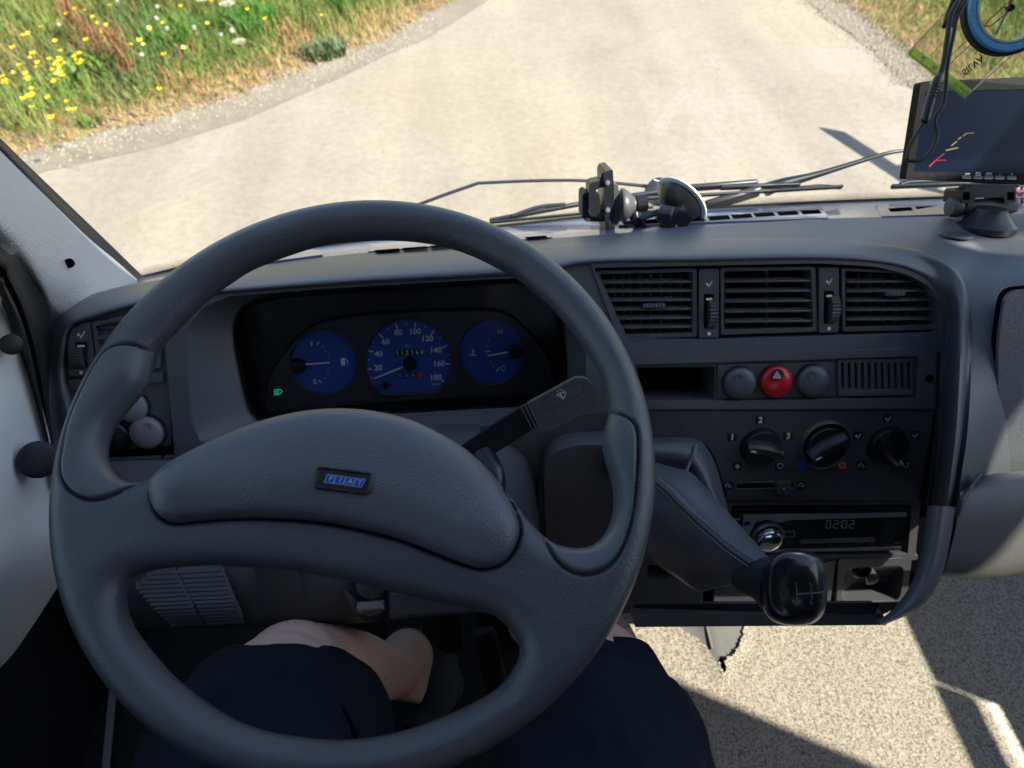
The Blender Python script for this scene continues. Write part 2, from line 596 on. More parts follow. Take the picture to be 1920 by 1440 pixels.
def tyre_tracks(m_):
    n = m_.node_tree; b = n.nodes['Principled BSDF']
    src = b.inputs['Base Color'].links[0].from_socket
    tc = n.nodes.new('ShaderNodeTexCoord'); mp = n.nodes.new('ShaderNodeMapping'); mp.inputs['Rotation'].default_value = (0, 0, R(-14)); mp.inputs['Scale'].default_value = (1.5, .10, 1)
    n.links.new(tc.outputs['Object'], mp.inputs[0])
    nz = n.nodes.new('ShaderNodeTexNoise'); nz.inputs['Scale'].default_value = 1.6; nz.inputs['Detail'].default_value = 5
    n.links.new(mp.outputs[0], nz.inputs['Vector'])
    mr = n.nodes.new('ShaderNodeMapRange'); mr.inputs[1].default_value = .35; mr.inputs[2].default_value = .65; mr.inputs[3].default_value = .90; mr.inputs[4].default_value = 1.08
    n.links.new(nz.outputs[0], mr.inputs[0])
    vm = n.nodes.new('ShaderNodeVectorMath'); vm.operation = 'SCALE'
    n.links.new(src, vm.inputs[0]); n.links.new(mr.outputs[0], vm.inputs['Scale']); n.links.new(vm.outputs[0], b.inputs['Base Color'])
tyre_tracks(M['road'])
M['gutter'] = noise_color('dusty_edge_strip', [(.3, (.120, .105, .084)), (.55, (.150, .132, .106)), (.75, (.180, .158, .125))], 5, .9, .5, 90)
add_grain(M['gutter'], 80, .3, .7, .2)
M['soil'] = noise_color('dry_verge_soil', [(.3, (.10, .075, .04)), (.55, (.19, .13, .065)), (.75, (.26, .19, .095))], 7, .95, .6, 60)
M['gravel'] = noise_color('grey_gravel', [(.3, (.07, .062, .055)), (.5, (.14, .124, .10)), (.7, (.22, .19, .15))], 30, .95, .9, 90)
M['sand'] = noise_color('sandy_edge', [(.3, (.36, .31, .22)), (.7, (.46, .40, .28))], 3, .9, .3, 120)

def ground(name, xy, z, mt):
    v, F, nb = cdt([xy])
    V = [(q.x, q.y, z) for q in v]
    F = [f if (Vector(V[f[1]]) - Vector(V[f[0]])).cross(Vector(V[f[2]]) - Vector(V[f[0]])).z > 0 else f[::-1] for f in F]
    o = mk(name, V, F, mt, None, False)
    return tag(o, kind='structure')

def gpx(pts): return [tuple(GP.at(*p)[:2]) for p in pts]

ground('ground', [(-400, -400), (400, -400), (400, 400), (-400, 400)], 0, M['soil'])
verge_edge = gpx([(42, 292), (167, 258), (292, 225), (417, 192), (500, 160), (583, 129), (650, 100), (729, 75), (771, 46), (800, 25), (860, 0)])
verge_edge = [(-9, .2), (-4.6, 2.4)] + verge_edge + [(.9, 8.2), (2.6, 12), (4, 16), (9, 30), (30, 90)]
gut_in = gpx([(83, 325), (292, 279), (458, 227), (625, 154), (729, 104), (800, 75), (905, 10)])
gut_in = [(-9, -.5), (-4.3, 1.95)] + gut_in + [(1.2, 8.2), (2.9, 12), (4.3, 16), (9.3, 30), (30.4, 90)]
r_edge = gpx([(1715, 171), (1677, 137), (1634, 94), (1553, 38), (1510, 0)])
r_grass = gpx([(1790, 190), (1698, 94), (1655, 68), (1613, 30), (1566, 0)])
r_edge = [(3.4, -8), (3.1, 0), (3.0, 3.0)] + r_edge + [(3.1, 8), (5, 12), (8, 20), (40, 89)]
r_grass = [(3.9, -8), (3.6, 0), (3.4, 3.0)] + r_grass + [(3.5, 8), (5.5, 12), (8.6, 20), (42, 88)]
ground('road', gut_in + r_edge[::-1] + [(-9, -8)], .008, M['road'])
ground('road_edge', verge_edge + gut_in[::-1], .0095, M['gutter'])
ground('gravel_shoulder', r_edge + r_grass[::-1], .014, M['gravel'])
sand = [(x - .55 - .12 * math.sin(i * 2.1), y) for i, (x, y) in enumerate(r_edge)]

# ------------------------------------------------------------------ wild verge: grass, flowers, weeds
def colmat(name, rough=.6, trans=.35):
    m_ = bpy.data.materials.new(name); m_.use_nodes = True
    n = m_.node_tree; n.nodes.clear()
    out = n.nodes.new('ShaderNodeOutputMaterial')
    at = n.nodes.new('ShaderNodeAttribute'); at.attribute_name = 'tint'
    df = n.nodes.new('ShaderNodeBsdfPrincipled'); df.inputs['Roughness'].default_value = rough
    df.inputs['Specular IOR Level'].default_value = .3
    tl = n.nodes.new('ShaderNodeBsdfTranslucent')
    mx = n.nodes.new('ShaderNodeMixShader'); mx.inputs[0].default_value = trans
    n.links.new(at.outputs[0], df.inputs['Base Color']); n.links.new(at.outputs[0], tl.inputs[0])
    n.links.new(df.outputs[0], mx.inputs[1]); n.links.new(tl.outputs[0], mx.inputs[2])
    n.links.new(mx.outputs[0], out.inputs[0])
    return m_
M['blade'] = colmat('grass_blades')

def blades(name, base, hgt, wid, lean, tint, rng):
    """many curved blades at once: 7 vertices, 3 faces each"""
    n = len(base)
    tint = tint * .60
    ang = rng.uniform(0, 2 * np.pi, n)
    d = np.stack([np.cos(ang), np.sin(ang), np.zeros(n)], 1)
    sd = np.stack([-np.sin(ang + rng.uniform(-.6, .6, n)), np.cos(ang), np.zeros(n)], 1)
    V = np.zeros((n, 7, 3))
    for k, (t, wf) in enumerate([(0, 1), (.4, .9), (.75, .6)]):
        c = base + d * (lean * t ** 2)[:, None] + np.array([0, 0, 1]) * (hgt * (t - .25 * t * t * (lean / hgt)))[:, None]
        V[:, 2 * k] = c - sd * (wid * wf)[:, None] / 2
        V[:, 2 * k + 1] = c + sd * (wid * wf)[:, None] / 2
    V[:, 6] = base + d * lean[:, None] + np.array([0, 0, 1]) * (hgt * (1 - .25 * (lean / hgt)))[:, None]
    F = np.array([[0, 1, 3], [0, 3, 2], [2, 3, 5], [2, 5, 4], [4, 5, 6]])
    idx = (np.arange(n)[:, None, None] * 7 + F[None]).reshape(-1)
    me = bpy.data.meshes.new(name)
    me.vertices.add(n * 7); me.vertices.foreach_set('co', V.reshape(-1))
    me.loops.add(len(idx)); me.loops.foreach_set('vertex_index', idx.astype(np.int32))
    nf = n * 5
    me.polygons.add(nf); me.polygons.foreach_set('loop_start', (np.arange(nf) * 3).astype(np.int32))
    me.update(calc_edges=True)
    ca = me.color_attributes.new('tint', 'FLOAT_COLOR', 'POINT')
    C = np.ones((n, 7, 4)); C[:, :, :3] = tint[:, None, :]
    ca.data.foreach_set('color', C.reshape(-1))
    me.materials.append(M['blade'])
    o = bpy.data.objects.new(name, me)
    col.objects.link(o)
    return o

rng = np.random.default_rng(3)
ve = np.array(verge_edge)
def edge_dist(xy):
    """signed distance from the left verge edge, positive on the grass side"""
    A, B = ve[:-1], ve[1:]
    best = np.full(len(xy), 1e9); sg = np.zeros(len(xy))
    for a, b in zip(A, B):
        ab = b - a
        t = np.clip(((xy - a) @ ab) / (ab @ ab), 0, 1)
        q = a + t[:, None] * ab
        d = np.linalg.norm(xy - q, axis=1)
        s = ab[0] * (xy[:, 1] - a[1]) - ab[1] * (xy[:, 0] - a[0])
        u = d < best
        best[u] = d[u]; sg[u] = np.sign(s[u])
    return best * sg
def fbm(xy, s, ox=0):
    return np.array([noise.fractal(Vector((x * s + ox, y * s, 0)), 1.0, 2.0, 4) for x, y in xy])

N = 150000
xy = np.stack([rng.uniform(-5.6, 1.6, N), rng.uniform(2.6, 9.6, N)], 1)
ed = edge_dist(xy)
# camera's own field plus a margin
pj = xy - np.array([0, 0])
keep = (ed > -.05) & (ed < 4.2)
xy, ed = xy[keep], ed[keep]
n1 = fbm(xy, 1.1); n2 = fbm(xy, 2.3, 40); n3 = fbm(xy, .8, 90)
dens = np.clip(.35 + ed * 1.4, .3, 1)
keep = rng.uniform(size=len(xy)) < dens
xy, ed, n1, n2, n3 = [a[keep] for a in (xy, ed, n1, n2, n3)]
n = len(xy)
green = np.array([.17, .26, .05]); lime = np.array([.34, .40, .10]); straw = np.array([.62, .46, .20]); rust = np.array([.42, .22, .09]); blu = np.array([.12, .22, .09])
dry = np.clip((.40 - ed) * 3.2 + n1 * .8, 0, 1) + np.clip((n2 - .06) * 1.6, 0, .8) + .03
dry = np.clip(dry, 0, 1)
rs = rng.uniform(size=n)
tint = green + (lime - green) * np.clip(.45 + n3 * .9 + rng.normal(0, .2, n), 0, 1)[:, None]
tint = np.where((n1 < -.28)[:, None], tint * .5 + blu * .5, tint)
isdry = rs < dry * .85
tint[isdry] = (straw + (rust - straw) * np.clip(n2 * 1.2 + .1 + rng.normal(0, .15, n), 0, .7)[:, None])[isdry]
tint *= rng.uniform(.72, 1.2, n)[:, None]
h = np.clip(.05 + ed * .13, .04, .26) * rng.uniform(.5, 1.35, n)
base = np.column_stack([xy, np.zeros(n)])
o = blades('verge_grass', base, h, rng.uniform(.0035, .009, n), h * rng.uniform(.2, 1.1, n), np.clip(tint, .01, 1), rng)
tag(o, 'green and straw coloured wild grass along the left side of the road', 'grass', kind='stuff')
# right verge
N = 42000
xy = np.stack([rng.uniform(2.6, 6.2, N), rng.uniform(2.6, 9.5, N)], 1)
rg = np.array(r_grass[::-1])
save = ve; ve = rg; ed = edge_dist(xy); ve = save
k_ = ed > -.06
xy, ed = xy[k_], ed[k_]
n = len(xy); n1 = fbm(xy, 1.6, 7); n2 = fbm(xy, 2.8, 77)
dry = np.clip((.7 - ed) * 1.6 + n1, 0, 1)
tint = green + (lime - green) * np.clip(.6 + n2, 0, 1)[:, None]
isdry = rng.uniform(size=n) < dry * .85
tint[isdry] = (straw + (rust - straw) * np.clip(n2 + .1, 0, .6)[:, None])[isdry]
tint *= rng.uniform(.65, 1.1, n)[:, None]
h = np.clip(.05 + ed * .1, .04, .2) * rng.uniform(.5, 1.3, n)
o = blades('shoulder_grass', np.column_stack([xy, np.full(n, .01)]), h, rng.uniform(.004, .009, n), h * rng.uniform(.3, 1.3, n), np.clip(tint, .01, 1), rng)
tag(o, 'dry yellow and green grass beyond the gravel on the right of the road', 'grass', kind='stuff')

# broad-leaved clumps
def clump(name, x, y, r, nl, lw, c0, c1, hh, label, cat, group=None):
    b = np.zeros((nl, 3)); a = rng.uniform(0, 6.28, nl); q = r * np.sqrt(rng.uniform(0, 1, nl))
    b[:, 0] = x + q * np.cos(a); b[:, 1] = y + q * np.sin(a)
    t = rng.uniform(size=(nl, 1)); tn = np.array(c0) * (1 - t) + np.array(c1) * t
    hv = hh * rng.uniform(.4, 1.1, nl)
    o = blades(name, b, hv, np.full(nl, lw) * rng.uniform(.6, 1.3, nl), hv * rng.uniform(.3, 1.0, nl), tn, rng)
    return tag(o, label, cat, group)
def gxy(px, py, z=0):
    pl = Plane(0, 0, 0, 90, 0, (0, 0, z)); q = pl.at(px, py); return q.x, q.y
for i, (px, py, r, nl, lw, c0, c1, hh, lab) in enumerate([
        (612, 104, .14, 260, .016, (.10, .17, .08), (.20, .28, .13), .12, 'dark green leafy weed at the road edge, spilling onto the kerb strip'),
        (175, 150, .16, 90, .035, (.10, .22, .04), (.30, .42, .08), .22, 'pale broad leaved weed among the grass behind the buttercups'),
        (330, 90, .22, 420, .010, (.06, .22, .02), (.14, .34, .04), .22, 'bright green grass tuft in the middle of the left verge'),
        (480, 60, .22, 380, .010, (.06, .22, .03), (.15, .36, .05), .26, 'tall bright green tuft near the top of the left verge'),
        (170, 235, .07, 60, .012, (.08, .18, .03), (.2, .3, .06), .07, 'small green weed growing in the dry strip by the road'),
        (655, 15, .15, 260, .009, (.06, .22, .02), (.14, .32, .04), .22, 'green tuft at the far end of the left verge')]):
    x, y = gxy(px, py)
    clump('weed_clump', x, y, r, nl, lw, c0, c1, hh, lab, 'weed', 'weeds in the left verge')
# rust coloured docks
for i, (px, py) in enumerate([(262, 25), (318, 20), (150, 55), (165, 85), (200, 120), (245, 130), (345, 12)]):
    x, y = gxy(px, py + 20)
    b = np.zeros((260, 3)); b[:, 0] = x + rng.normal(0, .028, 260); b[:, 1] = y + rng.normal(0, .028, 260); b[:, 2] = rng.uniform(0, .32, 260)
    t = rng.uniform(size=(260, 1)); tn = np.array((.30, .13, .06)) * (1 - t) + np.array((.42, .24, .12)) * t
    hv = rng.uniform(.03, .09, 260)
    o = blades('dock_plant', b, hv, np.full(260, .006), hv * .5, tn, rng)
    tag(o, ['rusty dock spike, second from the left at the top of the verge', 'rusty dock spike right of its taller neighbour at the top of the verge', 'rusty brown dock spike farthest left in the grass',
            'rusty dock spike just below the farthest left one', 'rusty dock spike above the pale broad leaved weed', 'brown dock spike nearest the bright green tuft',
            'rusty dock spike nearest the white flower heads'][i], 'weed', 'rust coloured docks in the verge')

def flower(name, label, cat, group):
    root = thing(name, label, cat, (0, 0, 0), group)
    st = tube('stem', [(0, 0, 0), (.004, .002, .12), (0, 0, .24)], .0012, M['stemg'], root, n=4, k=2)
    return root
M['stemg'] = mat('stem_green', (.10, .2, .03), .6)
M['yellow'] = mat('buttercup_yellow', (.62, .43, .008), .3)
M['fluff'] = mat('dandelion_fluff', (.36, .345, .29), .9)
M['umbel'] = mat('white_umbel', (.36, .345, .26), .9)

def copy_thing(o, loc, rz=0, sc_=1, label=None, name=None):
    c = o.copy(); col.objects.link(c)
    c.location = loc; c.rotation_euler = (0, 0, rz); c.scale = (sc_,) * 3
    if label: c['label'] = label
    for ch in o.children:
        d = ch.copy(); col.objects.link(d); d.parent = c
    return c

bc = flower('buttercup', 'small yellow buttercup in the left verge', 'flower', 'yellow buttercups in the verge')
V, F = [], []
for k in range(5):
    a = 2 * math.pi * k / 5
    i = len(V)
    for r_, dz, da in ((.001, .236, 0), (.009, .240, -.5), (.0145, .246, -.28), (.0145, .246, .28), (.009, .240, .5)):
        V.append((r_ * math.cos(a + da), r_ * math.sin(a + da), dz))
    F.append((i, i + 1, i + 2, i + 3, i + 4))
mk('petals', V, F, M['yellow'], bc, False)
bxy = [(285, 12)]
spots = [(117, 20), (122, 28), (130, 16), (120, 36), (143, 18), (151, 20), (172, 30), (170, 42), (206, 41), (212, 42), (34, 65), (45, 58), (59, 61), (73, 53),
         (108, 68), (54, 98), (39, 111), (79, 110), (91, 104), (106, 107), (105, 105), (125, 117), (38, 124), (71, 123), (87, 124), (101, 124), (113, 122), (137, 106), (137, 113), (147, 96),
         (70, 128), (83, 140), (87, 136), (107, 137), (40, 144), (57, 144), (45, 151), (69, 154), (113, 148), (125, 144), (122, 140), (5, 147), (15, 149), (2, 160), (17, 151), (10, 145),
         (117, 172), (52, 179), (63, 180), (57, 205), (97, 213), (124, 194), (118, 208), (149, 204), (128, 116), (142, 122), (115, 112), (233, 88), (256, 67), (261, 80), (328, 85), (321, 101),
         (272, 168), (331, 11), (299, 37), (273, 44), (389, 5), (392, 37), (297, 56), (463, 12), (520, 31), (599, 29), (169, 73), (201, 53), (60, 165), (99, 98), (130, 99), (205, 12), (240, 60), (30, 85), (22, 128)]
for i, (px, py) in enumerate(spots):
    s_ = rnd.uniform(.95, 1.35)
    x, y = gxy(px, py, .245 * s_)
    z0 = 0 
    if i == 0:
        bc.location = (x, y, max(0, z0)); c = bc
    else:
        c = copy_thing(bc, (x, y, max(0, z0)), rnd.uniform(0, 6.28), s_)
    c['label'] = ('small yellow buttercup in the dense patch at the left edge of the verge' if py > 85 and px < 160 and py < 165 else
                  'small yellow buttercup near the dry strip below the dense patch' if py >= 165 else
                  'small yellow buttercup above the dense patch at the left of the verge' if px < 180 else
                  'small yellow buttercup scattered among the green tufts right of the docks')
    c.rotation_euler = (rnd.uniform(-.15, .3), rnd.uniform(-.2, .2), rnd.uniform(0, 6))
dd = flower('dandelion_clock', 'round white dandelion seed head in the left verge', 'flower', 'white seed heads in the verge')
V, F = [], []
rr_ = random.Random(5)
for k in range(220):
    z = rr_.uniform(-1, 1); a = rr_.uniform(0, 6.283); q = math.sqrt(1 - z * z)
    d = Vector((q * math.cos(a), q * math.sin(a), z)); c = Vector((0, 0, .24)) + d * rr_.uniform(.010, .017)
    u = d.orthogonal().normalized() * .0022; v = d.cross(u)
    i = len(V); V += [c - u - v, c + u - v, c + v * 1.3]; F.append((i, i + 1, i + 2))
mk('seed_head', V, F, M['fluff'], dd, False)
for i, (px, py) in enumerate([(113, 52), (299, 51), (367, 63), (414, 64), (267, 108), (221, 6), (383, 12), (315, 61), (440, 78), (295, 15)]):
    x, y = gxy(px, py, .22)
    c = dd
    if i == 0: dd.location = (x, y, 0)
    else: c = copy_thing(dd, (x, y, 0), rnd.uniform(0, 6), rnd.uniform(.8, 1.2))
    c['label'] = 'white seed head, ' + ['leftmost of the seed heads in the verge', 'beside the dock spikes, middle of three stacked there', 'left one of the pair right of the docks', 'right one of the pair nearest the lower umbel', 'lowest of all in the verge',
                                        'second from the left at the top edge', 'rightmost at the top edge of the picture', 'lowest of the three beside the dock spikes', 'farthest right of all seed heads', 'topmost of the three beside the dock spikes'][i]
um = flower('umbel_flower', 'flat topped cream umbel flower in the left verge', 'flower', 'cream umbels in the verge')
V, F = [], []
for k in range(260):
    a = rr_.uniform(0, 6.283); q = .055 * math.sqrt(rr_.random()); i = len(V)
    c = Vector((q * math.cos(a), q * math.sin(a), .27 - q * .25 + rr_.uniform(-.006, .004)))
    for t in range(4): V.append(c + Vector((.0045 * math.cos(t * 1.57 + a), .0045 * math.sin(t * 1.57 + a), rr_.uniform(-.001, .002))))
    F.append((i, i + 1, i + 2, i + 3))
mk('flower_head', V, F, M['umbel'], um, False)
for i, (px, py) in enumerate([(425, 2), (443, 57), (372, -20)]):
    x, y = gxy(px, py, .27)
    c = um
    if i == 0: um.location = (x, y, 0)
    else: c = copy_thing(um, (x, y, 0), 1.3 * i, .8)
    c['label'] = ['largest cream umbel flower, at the top edge of the verge', 'smaller cream umbel flower below the large one', 'small cream umbel flower left of the large one at the top edge'][i]

# loose stones on the road and shoulder
def stones(name, spots_, label, mt):
    V, F = [], []
    for x, y, s in spots_:
        i = len(V)
        k = 6
        for j in range(k):
            a = 6.283 * j / k
            V.append((x + s * math.cos(a) * rnd.uniform(.7, 1.2), y + s * math.sin(a) * rnd.uniform(.7, 1.2), .008))
        V.append((x + rnd.uniform(-.2, .2) * s, y, .012 + s * rnd.uniform(.5, .9)))
        for j in range(k): F.append((i + j, i + (j + 1) % k, i + k))
    return tag(mk(name, V, F, mt, None, False), label, 'stones', kind='stuff')
M['stone'] = mat('pale_stone', (.20, .175, .14), .9, var=.35, vscale=25)
sp = []
ge = np.array(r_edge); gg = np.array(r_grass)
for _ in range(9000):
    k = rnd.randrange(1, len(ge) - 3); t = rnd.random(); s = rnd.gauss(.45, .35)
    a = ge[k] + (ge[k + 1] - ge[k]) * t; b = gg[k] + (gg[k + 1] - gg[k]) * t
    q = a + (b - a) * s
    if q[1] < 12: sp.append((q[0], q[1], rnd.uniform(.004, .018) * (1 if s > -.1 else .5)))
stones('shoulder_gravel', sp, 'loose grey gravel along the right edge of the road', M['stone'])
sp = [(rnd.uniform(-2.4, 2.9), rnd.uniform(3, 8), rnd.uniform(.002, .006)) for _ in range(500)]
vv = np.array(verge_edge[2:12])
for _ in range(1500):
    k = rnd.randrange(0, len(vv) - 1); q = vv[k] + (vv[k + 1] - vv[k]) * rnd.random()
    sp.append((q[0] + rnd.gauss(.03, .1), q[1] + rnd.gauss(-.05, .1), rnd.uniform(.003, .012)))
stones('road_grit', sp, 'small pale stones scattered over the road and its left edge', M['stone'])

# unseen bar, post and ring, made up to cast the shadow on the road
hp = 1.2
a = Vector((2.115 + .87 * hp, 3.792 - .48 * hp, hp)); b = Vector((2.33 + .87 * hp, 3.14 - .48 * hp, hp))
rm = thing('shadow_caster', 'grey bar on a thin post, unseen and made up to cast the shadow on the road', 'shadow caster', (b.x, b.y, 0))
bar('crossbar', a, b, .02, .14, (0, 0, 1), M['metal'], rm, .005)
tube('post', [(b.x, b.y, 0), (b.x, b.y, hp)], .022, M['metal'], rm, smooth=False)
lathe('ring', [(.07, -.02), (.12, -.02), (.12, .02), (.07, .02), (.07, -.02)], Matrix.Translation(b.lerp(a, .12) + Vector((.07, .03, 0))), M['metal'], rm)

# =================================================================== THE CAB
FZ = .83                                        # cab floor height
PV = Plane(1440, 635, .775, 32)                 # vents / binnacle surround
def dep(pl, px, py): return (pl.at(px, py) - EYE).dot(CF)
C1 = Plane(1440, 640, dep(PV, 1440, 640), 31)   # switch row
C2 = Plane(1500, 770, dep(C1, 1500, 770), 24)   # heater row
C3 = Plane(1500, 940, dep(C2, 1500, 940), 17)   # radio row
C4 = Plane(1500, 1040, dep(C3, 1500, 1040), 8)  # lower trays
CL = Plane(766, 675, .845, 25)                  # instrument face
PP = Plane(1850, 700, .735, 36)                 # passenger side face
def on(pl, px, py, t=0):
    return (px, py, (pl.at(px, py, t) - EYE).dot(CF))

dash = thing('dashboard', 'dark grey grained dashboard moulding running across the cab under the windscreen', 'dashboard', EYE + Vector((.3, .6, -.8)))
VY = M['vinyl']

# --- padded frame round the instruments and vents
st = [  # seam (outer), inner lip
    ((103, 880), (150, 880)), ((84, 790), (137, 770)), ((75, 700), (124, 708)), ((82, 632), (126, 640)), ((108, 590), (139, 611)), ((149, 562), (167, 602)),
    ((208, 542), (243, 581)), ((309, 523), (330, 560)), ((480, 503), (478, 548)), ((680, 482), (680, 534)), ((1000, 462), (1000, 516)),
    ((1100, 455), (1108, 497)), ((1313, 448), (1313, 494)), ((1527, 447), (1535, 490)), ((1655, 457), (1668, 500)), ((1741, 474), (1728, 522)),
    ((1792, 504), (1757, 556)), ((1816, 555), (1768, 606)), ((1822, 650), (1762, 655)), ((1815, 800), (1753, 800)), ((1801, 900), (1742, 920)), ((1793, 952), (1737, 950))]
dseam = [.72, .735, .75, .765, .785, .80, .815, .82, .825, .825, .82, .82, .815, .805, .795, .78, .765, .75, .735, .71, .70, .695]
rows = [[], [], [], [], [], []]
for (so_, si_), d in zip(st, dseam):
    ox, oy = so_; ix, iy = si_
    q = on(PV if iy < 640 else (C1 if iy < 770 else C2), ix, iy, .0)
    if ix < 400: q = (ix, iy, min(q[2], d - .012) if iy > 640 else q[2])
    f1 = lambda t, dd: (ox + (ix - ox) * t, oy + (iy - oy) * t, dd)
    rows[0].append((ox, oy, d))
    rows[1].append(f1(.10, d - .010 - .15 * (d - q[2] + .0)))
    rows[2].append(f1(.42, min(d, q[2]) - .004 + .25 * max(0, d - q[2])))
    rows[3].append(f1(.78, q[2] - .006))
    rows[4].append(f1(1.0, q[2] + .004))
    rows[5].append(f1(1.04, q[2] + .035))
loft('padded_frame', rows, VY, dash, k=6, j=5, sharp=80)

# --- top shelf between the pad and the windscreen
base_px = [(200, 535), (268, 521), (400, 490), (513, 474), (640, 457), (780, 441), (950, 424), (1100, 408), (1318, 392), (1527, 381), (1792, 371), (1920, 366), (2250, 352)]
def based(px): return 1.0 + .08 * min(1, max(0, (px - 200) / 900)) - .05 * max(0, (px - 1500) / 750)
edge_px = [(200, 543, .825), (309, 522, .835), (400, 512, .85), (480, 499, .86), (680, 475, .87), (820, 463, .87), (1000, 450, .87), (1100, 443, .87), (1313, 427, .87), (1527, 412, .87), (1741, 406, .87), (1900, 402, .87), (2250, 392, .86)]
b3 = [(x, y + 1, based(x)) for x, y in base_px]
mid = [((a[0] + b[0]) / 2, (a[1] * .55 + b[1] * .45), (a[2] + b[2]) / 2) for a, b in zip(b3, edge_px)]
def lerp3(a, b, t):
    q = P(*a).lerp(P(*b), t); return tuple(q)
e3_ = [(x, y + 1, d + .003) for x, y, d in edge_px]
b3r = [(x, np.interp(x, [p[0] for p in b3], [p[1] for p in b3]), np.interp(x, [p[0] for p in b3], [p[2] for p in b3])) for x, y, d in e3_]
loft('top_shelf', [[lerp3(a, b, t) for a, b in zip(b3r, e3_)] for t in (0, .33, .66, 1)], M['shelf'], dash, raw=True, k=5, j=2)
# --- pad top from shelf edge to seam, widening over the passenger side
outer = [(309, 521, .832), (480, 498, .862), (680, 474, .872), (1000, 449, .872), (1100, 442, .872), (1313, 426, .872), (1527, 411, .872),
         (1741, 405, .872), (1860, 403, .87), (2010, 400, .865), (2250, 430, .85), on(PP, 2250, 600), on(PP, 2250, 760), on(PP, 2250, 850), on(PP, 2250, 900)]
seam = [(x[0][0], x[0][1] + (1.2 if i < 15 else 0), d + .002) for i, (x, d) in enumerate(zip(st, dseam))][7:]
m1 = []; m2 = []
for i, (a, b) in enumerate(zip(seam, outer)):
    t1_, t2_ = .18, .55
    q1 = [a[k] + (b[k] - a[k]) * t1_ for k in range(3)]; q2 = [a[k] + (b[k] - a[k]) * t2_ for k in range(3)]
    if i >= 10:
        e1 = on(PP, q1[0], q1[1])[2]; e2 = on(PP, q2[0], q2[1])[2]
        wgt = min(1, (i - 9) / 2)
        q1[2] += (e1 - q1[2]) * wgt * .8; q2[2] += (e2 - q2[2]) * wgt
    m1.append(tuple(q1)); m2.append(tuple(q2))
loft('passenger_side_pad', [seam, m1, m2, outer], VY, dash, k=6, j=5, sharp=80)
# glovebox lid upper panel with its groove
lid = rc([(1886, 545), (2240, 520), (2240, 884), (1869, 884), (1872, 640)], 26, 6)
lg = rc([(1880, 539), (2244, 512), (2244, 890), (1863, 890), (1866, 640)], 30, 6)
plate('lid_recess', lg, [], PP, -.004, .0022, M['void'], dash, 0)
plate('glovebox_lid', lid, [], PP, 0, .006, VY, dash, .0035)
# lower passenger pad, rolled under
rw = []
xs = [(1792, 950, 1800, 920, 1790, 1000, 1767, 1080), (1840, 900, 1835, 915, 1835, 990, 1815, 1082), (1880, 889, 1880, 905, 1880, 985, 1870, 1081), (1960, 884, 1960, 900, 1960, 980, 1950, 1073), (2250, 878, 2250, 895, 2250, 970, 2250, 1060)]
tp, t2, md_, bt, bk = [], [], [], [], []
for X in xs:
    x = X[0]
    tp.append((x + 3, X[1] - 3, .725)); t2.append((X[2], X[3] + 4, .695)); md_.append((X[4], X[5], .69)); bt.append((X[6], X[7], .715)); bk.append((X[6] + 6, X[7] - 26, .82))
M['padlow'] = mat('lower_pad_vinyl_sun_lifted', (.150, .145, .138), .42, bump=('leather', 900, .45), var=.1, dust=.2)  # same vinyl as the dash, colour paled to strengthen the sunlight on it
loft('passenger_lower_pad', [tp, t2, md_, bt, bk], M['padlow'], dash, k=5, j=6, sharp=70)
plate('lower_pad_cheek', rc([(1795, 940), (1806, 935), (1778, 1074), (1766, 1078)], 3), [], Plane(1790, 1000, .70, 5, -50), -.05, 0, VY, dash, .002)
# right column going down
cl_ = [(1739, 948), (1735, 985), (1724, 1050), (1703, 1105), (1668, 1148), (1640, 1164)]
crr = [(1791, 950), (1784, 1000), (1768, 1072), (1746, 1115), (1715, 1146), (1655, 1173)]
rws = []
for t, dd in ((0, .035), (0.02, .004), (.25, -.008), (.6, -.012), (.9, -.002), (1, .02), (1.0, .06)):
    rws.append([(a[0] + (b[0] - a[0]) * t, a[1] + (b[1] - a[1]) * t, .672 + dd - i * .002) for i, (a, b) in enumerate(zip(cl_, crr))])
loft('corner_column', rws, VY, dash, k=6, j=4, sharp=80)

# --- fascia round the binnacle
ringA = [(349, 652), (353, 612), (382, 575), (430, 556), (600, 542), (800, 530), (1000, 520), (1060, 532), (1088, 575), (1098, 650), (1100, 740), (1085, 790), (1000, 806), (700, 822), (480, 836), (400, 834), (374, 826), (358, 790), (351, 720)]
ringB = [(438, 625), (444, 592), (462, 570), (520, 552), (640, 541), (800, 532), (975, 522), (1020, 545), (1048, 575), (1058, 620), (1063, 700), (1060, 745), (1045, 757), (857, 768), (600, 783), (500, 790), (478, 782), (463, 755), (446, 680)]
rA = [on(PV, x, y, .0) for x, y in ringA]
rA2 = [on(PV, x + (a - x) * .12, y + (b - y) * .12, -.006) for (x, y), (a, b) in zip(ringA, ringB)]
rB0 = [on(PV, a + (x - a) * .15, b + (y - b) * .15, -.040) for (x, y), (a, b) in zip(ringA, ringB)]
rB = [on(PV, x, y, -.046) for x, y in ringB]
loft('binnacle_surround', [rA, rA2, rB0, rB], VY, dash, closed=True, k=4, j=5, sharp=80)
loft('binnacle_well', [[on(PV, x, y, -.044) for x, y in ringB], [on(CL, (x - 766) * .97 + 766, (y - 665) * .93 + 668, -.012) for x, y in ringB]], M['black'], dash, closed=True, k=4, j=2, sharp=80)
fasc_out = rc([(312, 548), (330, 552), (480, 540), (1000, 508), (1104, 492), (1112, 500), (1180, 640), (1200, 772), (1190, 870), (1000, 880), (600, 880), (330, 880), (308, 640)], 8)
fa = plate('binnacle_fascia', fasc_out, [ringA], PV, -.02, 0, VY, dash, .003)
